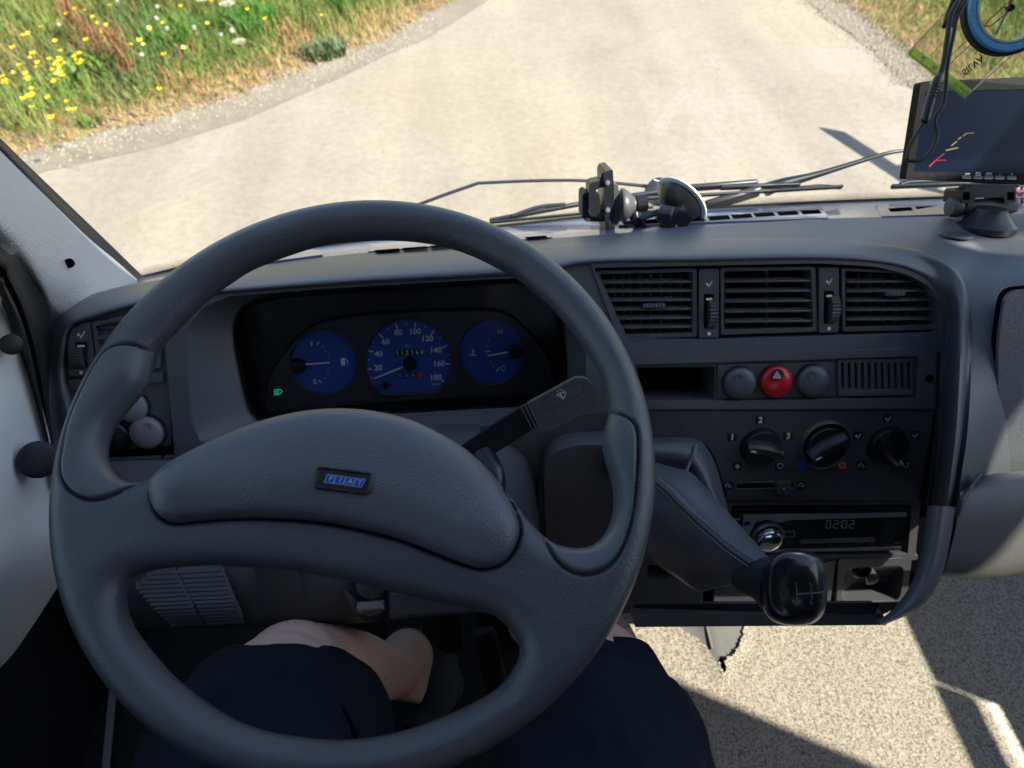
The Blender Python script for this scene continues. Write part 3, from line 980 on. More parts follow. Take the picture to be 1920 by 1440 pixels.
# lower fascia and knee panel behind the wheel
KP = Plane(400, 1060, .735, 6)
loft('knee_panel', [[(140, 866, .742), (330, 862, .742), (620, 850, .745), (700, 850, .75)],
                    [(150, 950, .735), (330, 950, .735), (620, 950, .74), (690, 950, .745)],
                    [(190, 1060, .735), (330, 1060, .732), (620, 1060, .732), (660, 1060, .735)],
                    [(225, 1130, .75), (330, 1130, .742), (600, 1120, .742), (668, 1128, .75)],
                    [(250, 1172, .79), (340, 1176, .775), (560, 1170, .77), (690, 1162, .78)],
                    [(262, 1178, .86), (350, 1180, .85), (560, 1176, .85), (700, 1166, .85)]], M['plasticL'], dash, k=5, j=4, sharp=80)
# louvre slats of the knee panel, two columns
for c_ in range(2):
    for i in range(14):
        y = 1062 + i * 9.2 - i * i * .14
        dx = i * 7.6 - i * i * .06
        xa, xb = (232 + dx, 330 + dx * .6) if c_ == 0 else (334 + dx * .6, 418 + dx * .45)
        d = .728 + max(0, i - 7) ** 2 * .0009
        if i < 3 and c_ == 0: xa += (3 - i) * 18
        ya = y + 6 - c_ * 3.5
        bar('slat', P(xa, ya + 4, d), P(xb, ya, d - .001), .009, .004, -ray(300, y), M['plasticL'], dash, .0015)
plate('knee_panel_lid', rc([(474, 1064), (556, 1062), (578, 1142), (498, 1146)], 6), [], Plane(520, 1100, .731, 12), -.004, .002, M['plasticL'], dash, .002)
# steering column hardware below the hub
lathe('column_lock', [(.0, -.03), (.015, -.03), (.016, .0), (.012, .006), (0, .007)], Plane(690, 1095, .74, 30).mat(694, 1098), M['knobd'], dash, 20)
bar('latch', P(668, 1140, .735), P(722, 1136, .735), .012, .012, (0, -.3, 1), M['bronze'], dash, .003)
bar('column_bracket', P(728, 1136, .745), P(930, 1118, .76), .030, .02, (0, -.5, 1), M['plastic'], dash, .005)
tube('bracket_rim', [P(638, 1085, .745), P(650, 1110, .743), P(668, 1142, .742), P(690, 1160, .75), P(715, 1152, .76)], .0045, M['plastic'], dash, k=4)

# --- left vent + switches
LP_ = Plane(230, 700, dep(PV, 330, 700) - .004, 30, 0)
sheet('left_back', [(120, 600), (325, 575), (335, 845), (340, 925), (150, 930)], LP_, -.022, M['void'], dash)
plate('left_switch_plate', rc([(128, 612), (160, 594), (300, 570), (310, 570), (322, 835), (150, 852), (122, 700)], 8), [], LP_, -.02, -.006, M['plasticL'], dash, .002)
plate('ledge_strip', rc([(128, 712), (303, 697), (306, 716), (131, 729)], 3), [], LP_, -.008, -.001, M['plasticL'], dash, .001)
plate('lower_left_plate', rc([(190, 862), (298, 858), (303, 905), (200, 912)], 3), [], LP_, -.004, .003, M['plasticL'], dash, .0015)
plate('lower_mid_plate', rc([(305, 857), (420, 850), (430, 890), (308, 905)], 3), [], LP_, -.004, .003, M['plasticL'], dash, .0015)
lathe('headlamp_dial', [(.018, 0), (.017, .008), (.012, .010), (0, .0105)], LP_.mat(228, 905, .003), M['plastic'], dash, 28)
mark('lamp_symbol', circ(271, 890, 4, 4, 10), 1.3, LP_, .0036, M['grey'], dash, True)
mark('lamp_symbol', [(262, 886), (266, 886)], 1.2, LP_, .0036, M['grey'], dash)
mark('lamp_symbol', [(262, 891), (266, 891)], 1.2, LP_, .0036, M['grey'], dash)

def dome(name, pl, px, py, rpx, mt, parent, t=0, h=.42, dimple=True, grp=None):
    k = pl.px(px, py); r = rpx * k
    lathe('collar', [(r * 1.12, -.004), (r * 1.12, .0005), (r * 1.02, .001), (r * 1.0, -.004)], pl.mat(px, py, t), M['black'], parent, 32)
    prof = [(r, -.004), (r, r * .18)]
    for i in range(1, 9):
        a = i / 8 * math.pi / 2
        prof.append((r * math.cos(a) if i < 8 else 0.0001, r * .18 + r * h * math.sin(a)))
    o = lathe('cap', prof, pl.mat(px, py, t), mt, parent, 40, 50)
    if dimple:
        m4 = pl.mat(px, py - rpx * .32, t + r * (.18 + h) * .86)
        lathe('dimple', [(r * .27, -.002), (r * .26, .0009), (r * .2, .0011), (r * .12, .0004), (0, .0002)], m4, mt, o, 24, 60)
    return o

for px, py, r_, mt, lab in ((277, 810, 31, M['knobg'], 'pale grey domed switch, lowest right of the three left of the wheel'),
                            (247, 762, 30, M['knobg'], 'grey domed switch half hidden behind the left grip of the wheel, above the other two'),
                            (216, 816, 29, M['black'], 'black ribbed domed switch behind the left grip of the wheel')):
    t_ = thing('domed_switch', lab, 'switch', LP_.at(px, py), 'domed switches left of the wheel')
    dome('cap', LP_, px, py, r_, mt, t_, -.004, .42, mt is not M['black'])
    if mt is M['black']:
        lathe('lock_hole', [(.003, 0), (.003, .0012), (0, .0012)], LP_.mat(px - 5, py + 19, .005), M['void'], t_, 14)
        for i in range(7):
            bar('rib', LP_.at(px - 2 + i * 3, py + 6, .0095 - i * .0008), LP_.at(px - 9 + i * 3, py + 16, .007 - i * .0008), .0005, .0009, LP_.n, M['rubber'], t_, .0002)

def airflow_icon(px, py, s, pl, t, mt, parent):
    """little seated figure with an arrow"""
    for q in ([(-.9, .05), (-.25, .2)], [(-.55, -.2), (-.25, .2), (-.75, .4)], [(.85, -.7), (.75, -.5)], [(.6, -.3), (.3, .35), (-.05, .55), (-.1, .9)]):
        mark('airflow_symbol', [(px + a * s, py + b * s) for a, b in q], s * .28, pl, t, mt, parent)

def thumb(px0, py0, px1, py1, pl, tf, parent, sk=0, cpx=None):
    """plate with slot, ribbed thumbwheel, symbol and dot"""
    cx = (px0 + px1) / 2; W = px1 - px0; H = py1 - py0
    sw = W * .52
    sy0, sy1 = py0 + H * .36, py0 + H * .87
    shp = rc([(px0, py0), (px1, py0 - sk), (px1, py1 - sk), (px0, py1)] if cpx is None else cpx, 4, 3)
    slot = rc([(cx - sw / 2, sy0), (cx + sw / 2, sy0), (cx + sw / 2, sy1), (cx - sw / 2, sy1)], 2, 2)
    body = plate('wheel_plate', shp, [slot], pl, -.012, tf, M['plastic'] if cpx is None else M['plasticL'], parent, .001)
    sheet('slot_back', slot, pl, -.010, M['void'], parent)
    r = (sy1 - sy0) * .5 * pl.px(cx, sy0) * 1.02
    c = pl.at(cx, (sy0 + sy1) / 2, tf - r * .62)
    n = 30; V, F = [], []
    hw = sw * .40 * pl.px(cx, sy0)
    for i in range(n * 2):
        a = math.pi * i / n
        rr2 = r if i % 2 else r * .93
        for s_ in (-hw, hw): V.append(c + pl.x * s_ + pl.y * (rr2 * math.cos(a)) + pl.n * (rr2 * math.sin(a)))
    for i in range(n * 2):
        j = (i + 1) % (n * 2); F.append((2 * i, 2 * i + 1, 2 * j + 1, 2 * j))
    F.append(tuple(2 * i for i in range(n * 2))); F.append(tuple(2 * i + 1 for i in range(n * 2))[::-1])
    wh = mk('thumbwheel', V, F, M['plastic'], parent, False)
    mark('index_mark', [(cx - sw * .22, sy0 + H * .075), (cx + sw * .22, sy0 + H * .07)], 4, pl, tf + .0012, M['white'], parent)
    airflow_icon(cx, py0 + H * .21, W * .17, pl, tf + .0004, M['white'], parent)
    lathe('dot', [(.0001, 0), (3.4 * pl.px(cx, py1), .0003), (0, .0004)], pl.mat(cx, py0 + H * .935, tf + .0003), M['grey'], parent, 16)

def vent(name, label, outl, inner, pl, nslat, parent_loc, vbars, tab, tf=-.004, slant=0, fmat=None):
    t_ = thing('air_vent', label, 'air vent', pl.at(*parent_loc), 'air vents on the dashboard')
    fm = fmat or M['plastic']
    plate('frame', outl, [inner], pl, tf - .02, tf, fm, t_, .0012)
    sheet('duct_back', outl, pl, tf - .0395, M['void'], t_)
    ys = [p[1] for p in inner]; y0, y1 = min(ys), max(ys)
    def span(y):
        xs_ = []
        for i in range(len(inner)):
            a, b = inner[i - 1], inner[i]
            if (a[1] > y) != (b[1] > y): xs_.append(a[0] + (b[0] - a[0]) * (y - a[1]) / (b[1] - a[1]))
        return (min(xs_), max(xs_)) if len(xs_) >= 2 else None
    for i in range(nslat):
        y = y0 + (y1 - y0) * (i + 1) / (nslat + 1)
        s_ = span(y)
        if not s_: continue
        bar('slat', pl.at(s_[0] - 1, y + slant, tf - .006), pl.at(s_[1] + 1, y - slant, tf - .006), .0098, .0026, pl.y * .93 + pl.n * .3, fm, t_, .001)
    for x in vbars:
        yy = [y for y in np.linspace(y0 + 2, y1 - 2, 30) if span(y) and span(y)[0] < x < span(y)[1]]
        if yy: bar('vane', pl.at(x, yy[0], tf - .020), pl.at(x + (2 if len(vbars) > 1 else 0), yy[-1], tf - .020), .0016, .010, pl.n, M['plasticL'], t_, .0004)
    if tab:
        x, y, w_ = tab
        boxm('tab', pl.mat(x, y, tf - .001), w_ * pl.px(x, y), .0045, .006, M['knobd'], t_, .0008)
        for i in range(7):
            xx = x - w_ * .42 + i * w_ * .14
            boxm('tab_rib', pl.mat(xx, y, tf + .0026), .0008, .0044, .0012, M['knobg'], t_, .0002)
    return t_

# centre vents
plate('vent_bay', rc([(1106, 494), (1540, 484), (1690, 500), (1768, 556), (1772, 624), (1164, 644)], 8), [], PV, -.05, -.045, M['void'], dash, 0)
vb = plate('vent_surround', rc([(1104, 486), (1540, 478), (1690, 492), (1775, 540), (1784, 660), (1176, 682)], 6),
           [rc([(1113, 502), (1535, 494), (1640, 500), (1700, 514), (1740, 536), (1762, 570), (1766, 618), (1757, 624), (1172, 642)], 7)], PV, -.05, .002, VY, dash, .003)
vl = vent('v', 'left centre air vent with slanted left side, beside the steering wheel rim', rc([(1114, 508), (1307, 503), (1308, 631), (1172, 637), (1166, 630)], 6),
          rc([(1124, 514), (1299, 510), (1299, 624), (1172, 628)], 5), PV, 6, (1230, 570), [1150, 1166, 1180, 1199, 1218, 1237, 1256, 1275], (1226, 573, 42), slant=.8)
vm = vent('v', 'middle air vent of the centre row, between the two thumbwheels', rc([(1351, 502), (1529, 500), (1533, 622), (1352, 628)], 5),
          rc([(1358, 509), (1521, 506), (1525, 614), (1358, 619)], 5), PV, 5, (1440, 560), [1436], None, slant=1)
vr = vent('v', 'right air vent of the centre row, with rounded top right corner', rc([(1578, 502), (1690, 508), (1733, 524), (1757, 552), (1763, 580), (1763, 612), (1755, 618), (1580, 622)], 5),
          rc([(1585, 508), (1684, 513), (1724, 529), (1747, 556), (1753, 580), (1753, 609), (1585, 614)], 5), PV, 5, (1670, 560), [1605, 1628, 1652, 1676, 1700, 1724], (1678, 551, 36), slant=.8)
for x0, lab in ((1311, 'ribbed air flow thumbwheel between the left and middle centre vents'), (1536, 'ribbed air flow thumbwheel between the middle and right centre vents')):
    t_ = thing('vent_thumbwheel', lab, 'thumbwheel', PV.at(x0 + 18, 570), 'vent thumbwheels')
    thumb(x0, 505 if x0 < 1500 else 502, x0 + 37, 634 if x0 < 1500 else 624, PV, -.002, t_, .6)
# left vent
t_ = thing('vent_thumbwheel', 'ribbed air flow thumbwheel beside the vent at the left end of the dashboard', 'thumbwheel', LP_.at(150, 650), 'vent thumbwheels')
thumb(128, 606, 176, 705, LP_, .001, t_, 0, [(128, 640), (134, 618), (158, 606), (168, 606), (180, 702), (130, 706)])
vent('v', 'left end air vent of the dashboard, partly behind the wheel rim', rc([(172, 605), (296, 578), (300, 690), (184, 700)], 4),
     rc([(178, 612), (288, 588), (291, 682), (188, 692)], 4), LP_, 4, (230, 640), [200, 225, 250, 272], None, .001, 2.5, M['plasticL'])

# --- centre console plates
plate('console_body', [(1176, 636), (1762, 636), (1757, 775), (1190, 775)], [rc([(1196, 690), (1340, 689), (1340, 750), (1200, 752)], 3), box(1572, 674, 1712, 741, 5)], C1, -.06, -.002, M['plastic'], dash, .0012)
fr1 = rc([(1178, 668), (1746, 652), (1756, 664), (1752, 766), (1192, 768)], 8)
in1 = rc([(1190, 684), (1720, 668), (1725, 674), (1722, 746), (1200, 754)], 5)
plate('switch_bezel', fr1, [in1], C1, -.004, .003, M['plasticL'], dash, .002)
plate('storage_slot', rc([(1196, 690), (1340, 689), (1340, 750), (1200, 752)], 3), [], C1, -.056, -.05, M['void'], dash, 0)
plate('switch_bank_plate', rc([(1346, 684), (1564, 678), (1564, 742), (1346, 748)], 2), [], C1, -.004, .001, M['plastic'], dash, .001)
gr = plate('speaker_grille', rc([(1571, 674), (1712, 671), (1712, 738), (1571, 742)], 5), [rc([(1577 + i * 12.4, 680), (1582.5 + i * 12.4, 680), (1583.5 + i * 12.4, 729), (1578.5 + i * 12.4, 729)], 2.4, 3) for i in range(11)] , C1, -.012, .0005, M['plastic'], dash, .0006)
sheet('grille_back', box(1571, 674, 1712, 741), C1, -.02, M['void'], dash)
plate('grille_sill', rc([(1573, 733), (1711, 731), (1711, 740), (1573, 743)], 3), [], C1, -.004, .003, M['plasticL'], dash, .0012)
lathe('bezel_screw', [(.0045, 0), (.0045, .001), (.0032, .0004), (.0005, -.0005)], C1.mat(1742, 709, .003), M['void'], dash, 18)
for px, py, mt, lab in ((1386, 718, M['knobd'], 'slate domed push switch left of the red hazard button'), (1523, 714, M['knobd'], 'slate domed push switch right of the red hazard button')):
    t_ = thing('domed_switch', lab, 'switch', C1.at(px, py), 'domed switches beside the hazard button')
    dome('cap', C1, px, py, 30, mt, t_, .002, .40)
hz = thing('hazard_button', 'red domed hazard warning button with a white triangle in the centre console', 'button', C1.at(1454, 715))
hc = dome('cap', C1, 1454, 715, 30, M['red'], hz, .002, .40, False)
hk = C1.px(1454, 715)
topz = .002 + 30 * hk * .57
lathe('label_disc', [(8.5 * 1.25 * hk, -.002), (12 * hk, .0006), (11.4 * hk, .0009), (0, .0009)], C1.mat(1457, 703, topz - .0005), mat('dark_red_disc', (.09, .012, .014), .4), hz, 28)
for s_, w_ in ((8.2, 1.4), (3.6, 1.2)):
    mark('warning_triangle', [(1457 + s_ * math.sin(a), 704.5 - s_ * math.cos(a)) for a in (0, 2.094, 4.189)], w_, C1, topz + .0007, M['white'], hz, True)
lathe('lock_hole', [(3.3 * hk, 0), (3.3 * hk, .0012), (2.4 * hk, .0012), (2.2 * hk, -.001), (0, -.001)], C1.mat(1456, 736, topz - .0045), M['void'], hz, 16)
for i in range(6):
    for j in range(4):
        lathe('grip_dot', [(.0006, 0), (.0004, .0004), (0, .0005)], C1.mat(1436 + i * 3 + j, 711 + j * 4 - i, topz - .0025 + .0003 * i), M['red'], hc, 6)

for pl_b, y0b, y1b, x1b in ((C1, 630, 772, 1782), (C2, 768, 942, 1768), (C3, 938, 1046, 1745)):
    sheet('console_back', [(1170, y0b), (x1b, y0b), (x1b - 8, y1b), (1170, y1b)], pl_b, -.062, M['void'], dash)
# heater panel
plate('heater_plate', rc([(1192, 771), (1752, 771), (1723, 938), (1212, 938)], 3), [rc([(1196, 828), (1320, 830), (1338, 850), (1366, 936), (1214, 936)], 12)], C2, -.05, 0, M['plastic'], dash, .0015)
sheet('heater_plate_back', [(1190, 772), (1400, 772), (1400, 938), (1200, 938)], C2, -.049, M['void'], dash)
hp_ = thing('heater_controls', 'three round black heater knobs with white pointers and a slider below', 'heater controls', C2.at(1545, 840))
def heat_knob(px, py, r, ang, ring=False):
    k = C2.px(px, py)
    m4 = C2.mat(px, py, 0, ang)
    if ring:
        V, F = [], []
        lathe('knob_ring', [(r * 1.30 * k, 0), (r * 1.28 * k, .004), (r * 1.2 * k, .0055), (r * 1.12 * k, .004), (r * 1.10 * k, 0)], C2.mat(px, py), M['plastic'], hp_, 48, 60)
    o = lathe('knob', [(r * 1.07 * k, 0), (r * 1.06 * k, .001), (r * 1.0 * k, .001), (r * .98 * k, .006), (r * .93 * k, .0075), (0, .0078)], m4, M['black'], hp_, 48, 40)
    # finger bar: crest tapering across
    L = r * k * .97
    V = []; prof = [(-.34, 0), (-.30, .55), (-.16, .98), (.12, 1.0), (.30, .6), (.40, 0)]
    n = 9
    for i in range(n):
        x = -L + 2 * L * i / (n - 1); wy = 1 - .35 * (i / (n - 1) - .5) ** 2 * 2
        bow = .10 * (1 - (2 * i / (n - 1) - 1) ** 2)
        for a, h_ in prof: V.append(m4 @ Vector((x, (a * wy + bow) * r * k, .0076 + h_ * .011 * (1 - .15 * abs(2 * i / (n - 1) - 1) ** 3))))
    F = []
    for i in range(n - 1):
        for j in range(5): F.append((i * 6 + j, i * 6 + j + 1, i * 6 + 7 + j, i * 6 + 6 + j))
    F.append(tuple(range(6))); F.append(tuple((n - 1) * 6 + j for j in range(6))[::-1])
    F = [f[::-1] for f in F]
    mk('finger_bar', V, F, M['black'], o, True, .0008, 50)
    boxm('pointer', m4 @ Matrix.Translation((-L * .72, 0.0006, .0189)), r * k * .28, r * k * .085, .0007, M['white'], o, .0002)
heat_knob(1425, 838, 37, 166 - 180 + 0)
heat_knob(1546, 833, 39, 30, True)
heat_knob(1663, 835, 37, 126)
def label_tile(px, py, s=None, mt='black', icon=None, w_=17, h_=15):
    o = plate('label_tile', rc([(px - w_ / 2, py - h_ / 2), (px + w_ / 2, py - h_ / 2), (px + w_ / 2, py + h_ / 2), (px - w_ / 2, py + h_ / 2)], 2, 2), [], C2, -.001, .0009, M[mt], hp_, .0003)
    T = .0013
    if s: text(s, px, py, 12, C2, T, M['white'], hp_, 0, bold=.5)
    if icon == 'air': airflow_icon(px, py, 6, C2, T, M['grey'], hp_)
    if icon == 'screen':
        mark('screen_symbol', [(px - 6, py - 3), (px, py - 5), (px + 6, py - 3), (px + 3, py + 4), (px - 3, py + 4)], 1.1, C2, T, M['grey'], hp_, True)
    if icon == 'fan':
        for a in (0, 1.57, 3.14, 4.71): mark('fan_symbol', [(px, py), (px + 4 * math.cos(a), py + 4 * math.sin(a)), (px + 3 * math.cos(a + .6), py + 3 * math.sin(a + .6))], 1.6, C2, T, M['grey'], hp_)
    if icon == 'car':
        mark('car_symbol', [(px - 6, py + 2), (px - 5, py - 2), (px - 1, py - 4), (px + 3, py - 1)], 1.2, C2, T, M['grey'], hp_)
        mark('car_symbol', [(px - 1, py + 2), (px + 6, py + 1)], 1.2, C2, T, M['grey'], hp_)
label_tile(1426, 788, '2'); label_tile(1373, 820, '1'); label_tile(1478, 818, '3')
label_tile(1383, 875, icon='fan'); label_tile(1463, 874, icon='screen')
label_tile(1501, 874, mt='blue'); label_tile(1579, 873, mt='redl', icon='screen')
label_tile(1665, 785, icon='air'); label_tile(1609, 817, icon='air'); label_tile(1716, 816, icon='air')
label_tile(1616, 873, icon='car'); label_tile(1698, 872, icon='screen')
label_tile(1366, 911, icon='car'); label_tile(1503, 910, icon='car')
plate('slider_slot', rc([(1381, 907), (1490, 905), (1490, 914), (1381, 916)], 4), [], C2, -.003, .0004, M['void'], hp_, 0)
plate('slider_rim', rc([(1378, 904), (1493, 902), (1493, 917), (1378, 919)], 6), [rc([(1381, 907), (1490, 905), (1490, 914), (1381, 916)], 4)], C2, -.001, .001, M['plasticL'], hp_, .0004)
plate('slider', rc([(1457, 907), (1484, 905), (1484, 925), (1457, 927)], 3), [], C2, 0, .008, M['plastic'], hp_, .0012)
lathe('slider_dot', [(.0009, 0), (.0009, .0003), (0, .0004)], C2.mat(1470, 916, .0081), M['grey'], hp_, 10)

# radio
plate('radio_bay', [(1300, 938), (1722, 938), (1716, 1042), (1300, 1042)], [], C3, -.03, -.022, M['void'], dash, 0)
plate('radio_frame', rc([(1205, 939), (1727, 939), (1716, 1046), (1205, 1046)], 4), [rc([(1372, 948), (1710, 946), (1702, 1038), (1372, 1040)], 3)], C3, -.05, -.002, M['plastic'], dash, .0015)
ra = thing('car_radio', 'black car radio with silver trim and a chrome volume knob, clock reading 02:02', 'radio', C3.at(1540, 1000))
plate('chassis', rc([(1378, 953), (1704, 951), (1700, 962), (1378, 965)], 2), [], C3, -.02, -.003, M['gloss'], ra, .001)
plate('faceplate', rc([(1376, 964), (1702, 960), (1690, 1032), (1372, 1036)], 4), [], C3, -.02, 0, M['gloss'], ra, .0015)
plate('top_trim', rc([(1395, 967), (1701, 962), (1700, 969), (1478, 975), (1462, 980), (1440, 974), (1418, 978), (1404, 1004), (1392, 992)], 2, 3), [], C3, 0, .0018, M['silver'], ra, .0006)
plate('bottom_trim', rc([(1436, 1031), (1690, 1026), (1689, 1031), (1436, 1036), (1402, 1026), (1398, 1012), (1412, 1010)], 2, 3), [], C3, 0, .0014, M['silver'], ra, .0005)
rk = C3.px(1438, 1004)
lathe('knob_ring', [(32 * rk, 0), (32 * rk, .003), (28 * rk, .004), (27 * rk, .001)], C3.mat(1438, 1004), M['bronze'], ra, 40)
lathe('volume_knob', [(24 * rk, 0), (24 * rk, .010), (22 * rk, .0125), (19 * rk, .0135), (10 * rk, .015), (0, .0155)], C3.mat(1438, 1004), M['chrome'], ra, 40, 60)
plate('display', rc([(1504, 975), (1646, 971), (1642, 1012), (1502, 1016)], 2), [], C3, 0, .0008, mat('radio_display', (.006, .006, .008), .25), ra, .0003)
plate('display_sill', rc([(1501, 1012), (1640, 1008), (1642, 1016), (1499, 1020)], 2), [], C3, 0, .0018, M['plasticL'], ra, .0004)
def seg(px, py, ch, w_=8, h_=14, sl=1.5):
    on_ = {'0': 'abcdef', '2': 'abged'}[ch]
    S = {'a': ((0, 0), (1, 0)), 'b': ((1, 0), (1, 1)), 'c': ((1, 1), (1, 2)), 'd': ((0, 2), (1, 2)), 'e': ((0, 1), (0, 2)), 'f': ((0, 0), (0, 1)), 'g': ((0, 1), (1, 1))}
    for s_ in on_:
        (a, b), (c, d) = S[s_]
        mark('clock_digit', [(px + a * w_ - b * sl / 2, py + b * h_ / 2), (px + c * w_ - d * sl / 2, py + d * h_ / 2)], 1.6, C3, .0012, M['lcd'], ra)
for x, ch in ((1550, '0'), (1564, '2'), (1580, '0'), (1594, '2')): seg(x, 976, ch)
for y in (980, 986): mark('clock_colon', [(1576, y), (1576.8, y)], 1.8, C3, .0012, M['lcd'], ra)
for x, y, w_, h_ in ((1478, 980, 18, 8), (1478, 1018, 18, 8)):
    plate('button', rc([(x - w_ / 2, y - h_ / 2), (x + w_ / 2, y - h_ / 2), (x + w_ / 2, y + h_ / 2), (x - w_ / 2, y + h_ / 2)], 2), [], C3, 0, .0016, M['black'], ra, .0006)
plate('button', rc([(1467, 997), (1491, 996), (1491, 1008), (1467, 1009)], 1.5), [], C3, 0, .0018, M['bronze'], ra, .0005)
plate('button', rc([(1470, 999.5), (1488, 999), (1488, 1005.5), (1470, 1006)], 1.5), [], C3, 0, .0022, M['gloss'], ra, .0003)
plate('button', rc([(1394, 981), (1406, 978), (1408, 984), (1396, 987)], 1.5), [], C3, 0, .0026, M['black'], ra, .0005)
for i in range(7):
    x = 1512 + i * 18.5
    plate('preset_button', rc([(x, 1022 - i * .3), (x + 15, 1021.6 - i * .3), (x + 15, 1027 - i * .3), (x, 1027.5 - i * .3)], 1.5), [], C3, 0, .0016, M['black'], ra, .0006)
for x, y in ((1668, 1003), (1666, 1009), (1683, 1018), (1383, 974)):
    mark('print_mark', [(x - 5, y), (x + 5, y - .5)], 2.2, C3, .0006, M['silver'], ra)
plate('usb_flap', rc([(1652, 973), (1680, 972), (1676, 1020), (1650, 1022)], 2), [], C3, 0, .0012, M['black'], ra, .0004)

# lower trays
sheet('tray_back', [(1195, 1040), (1732, 1040), (1716, 1095), (1686, 1138), (1640, 1160), (1195, 1160)], C4, -.03, M['void'], dash)
plate('tray_lid', rc([(1196, 1092), (1320, 1088), (1317, 1134), (1196, 1132)], 5), [], C4, -.03, -.002, M['plastic'], dash, .002)
plate('tray_lid', rc([(1340, 1086), (1450, 1084), (1568, 1049), (1557, 1130), (1338, 1134)], 5), [], C4, -.03, -.002, M['plastic'], dash, .002)
plate('lower_ledge', rc([(1196, 1046), (1722, 1041), (1720, 1050), (1196, 1060)], 3), [], C4, -.03, -.004, M['plastic'], dash, .002)
bowl_o = rc([(1592, 1064), (1690, 1061), (1696, 1072), (1688, 1118), (1680, 1126), (1585, 1128), (1577, 1118), (1584, 1076)], 10, 5)
plate('ashtray_panel', rc([(1572, 1049), (1710, 1046), (1700, 1128), (1568, 1132)], 5), [bowl_o], C4, -.03, 0, M['plastic'], dash, .002)
loft('ashtray_bowl', [[on(C4, x, y, -.001) for x, y in bowl_o[::4]], [on(C4, 1636 + (x - 1636) * .9, 1094 + (y - 1094) * .82, -.016) for x, y in bowl_o[::4]], [on(C4, 1636 + (x - 1636) * .6, 1090 + (y - 1090) * .5, -.028) for x, y in bowl_o[::4]], [on(C4, 1636 + (x - 1636) * .05, 1088 + (y - 1088) * .05, -.029) for x, y in bowl_o[::4]]], M['plastic'], dash, closed=True, k=4, j=3)
lt = thing('power_socket', 'round black power socket with its lid open in the recess below the radio', 'socket', C4.at(1626, 1085))
lathe('socket', [(.0115, -.02), (.0115, -.006), (.0095, -.005), (.0085, -.015), (0, -.02)], C4.mat(1622, 1080, .002), M['gloss'], lt, 32)
lathe('plug', [(.0075, -.02), (.0085, -.004), (.008, 0), (.006, .001), (0, .001)], C4.mat(1637, 1089, .002), M['plastic'], lt, 28)
bar('contact', C4.at(1624, 1083, .0036), C4.at(1627, 1096, .0036), .0016, .001, C4.n, M['silver'], lt, .0003)
plate('console_floor_lip', rc([(1190, 1153), (1655, 1150), (1664, 1172), (1190, 1176)], 4), [], Plane(1430, 1160, .705, 25), -.02, 0, M['plastic'], dash, .004)
loft('console_underside', [[(1190, 1132, .70), (1420, 1132, .70), (1650, 1130, .70)], [(1190, 1156, .71), (1420, 1156, .71), (1640, 1152, .71)]], M['black'], dash, k=2, j=2)

# --- instrument cluster
ic = thing('instrument_cluster', 'instrument cluster with three blue dials behind the steering wheel', 'instrument cluster', CL.at(766, 675))
sheet('housing', [(430, 540), (1075, 510), (1080, 770), (470, 805)], CL, -.004, M['black'], ic)
mask = [(498, 772), (500, 740), (505, 708), (518, 684), (535, 658), (558, 633), (595, 607), (640, 597), (700, 590), (766, 586), (857, 583), (920, 583), (950, 590), (974, 605), (1010, 645), (1030, 680), (1036, 700), (1036, 735), (960, 740), (700, 757), (520, 775)]
spd = []
for a in range(-220, 41, 8):
    spd.append((766 + 80 * math.cos(R(a)), 675 + 77 * math.sin(R(a))))
spd = [(766 + 80 * math.cos(R(a)), 676 + 76 * math.sin(R(a))) for a in range(-222, 43, 6)]
spd = [p for p in spd if p[1] < 728]
spd += [(826, 733), (815, 736), (722, 740), (712, 736)]
f1_ = circ(607, 680, 61.5, 60, 48); f2_ = circ(921, 660, 59.5, 60, 48)
plate('mask', cr(mask, 80, True).tolist(), [spd, f1_, f2_], CL, .001, .006, M['smoke'], ic, .0012)
for nm, ol in (('fuel_dial', f1_), ('speedometer_dial', spd), ('temperature_dial', f2_)):
    c = np.mean(ol, 0)
    sheet(nm, [(c[0] + (x - c[0]) * 1.04, c[1] + (y - c[1]) * 1.04) for x, y in ol], CL, .0015, M['dial'], ic)
for pts in ([(646, 752), (668, 722), (678, 716), (690, 722), (700, 748)], [(846, 740), (855, 710), (866, 704), (876, 712), (894, 736)], [(962, 730), (980, 690), (998, 662), (1010, 660), (1022, 700), (1030, 728)], [(515, 764), (508, 730), (520, 695), (535, 695), (556, 740), (580, 756), (578, 764)]):
    mark('mask_outline', cr(pts, 26, True).tolist(), 1.6, CL, .0064, M['black'], ic, True)
TT = .0022
cx, cy = 769, 681
ticks = {20: (692, 694), 40: (702, 659), 60: (721, 630), 80: (744, 611), 100: (779, 607), 120: (812, 620), 140: (833, 648), 160: (846, 683), 180: (834, 718)}
for v_, (x, y) in {20: (709, 690), 40: (710, 664), 60: (723, 641), 80: (747, 624), 100: (778, 622), 120: (801, 635), 140: (817, 657), 160: (823, 682), 180: (817, 708)}.items():
    text(str(v_), x, y, 10.5, CL, TT, M['grey'], ic, -1, bold=.3)
for x0, y0, x1, y1 in ((688, 692.5, 697, 691.5), (690, 657, 700, 660), (711, 626, 718, 633), (742, 608, 746, 617), (779, 605, 778, 615), (814, 620, 808, 628), (838, 647, 829, 652), (847, 683, 836, 682), (838, 719, 829, 713)):
    mark('scale_tick', [(x0, y0), (x1, y1)], 2.2, CL, TT, M['grey'], ic)
for x, y in ((697, 708), (691, 675), (701, 641), (727, 617), (761, 607), (797, 613), (825, 634), (841, 665), (841, 700)):
    mark('scale_dot', [(x, y), (x + .8, y)], 2, CL, TT, M['grey'], ic)
plate('odometer', [(741, 658), (793, 655), (793, 666), (741, 668)], [], CL, .001, .0019, M['black'], ic, .0002)
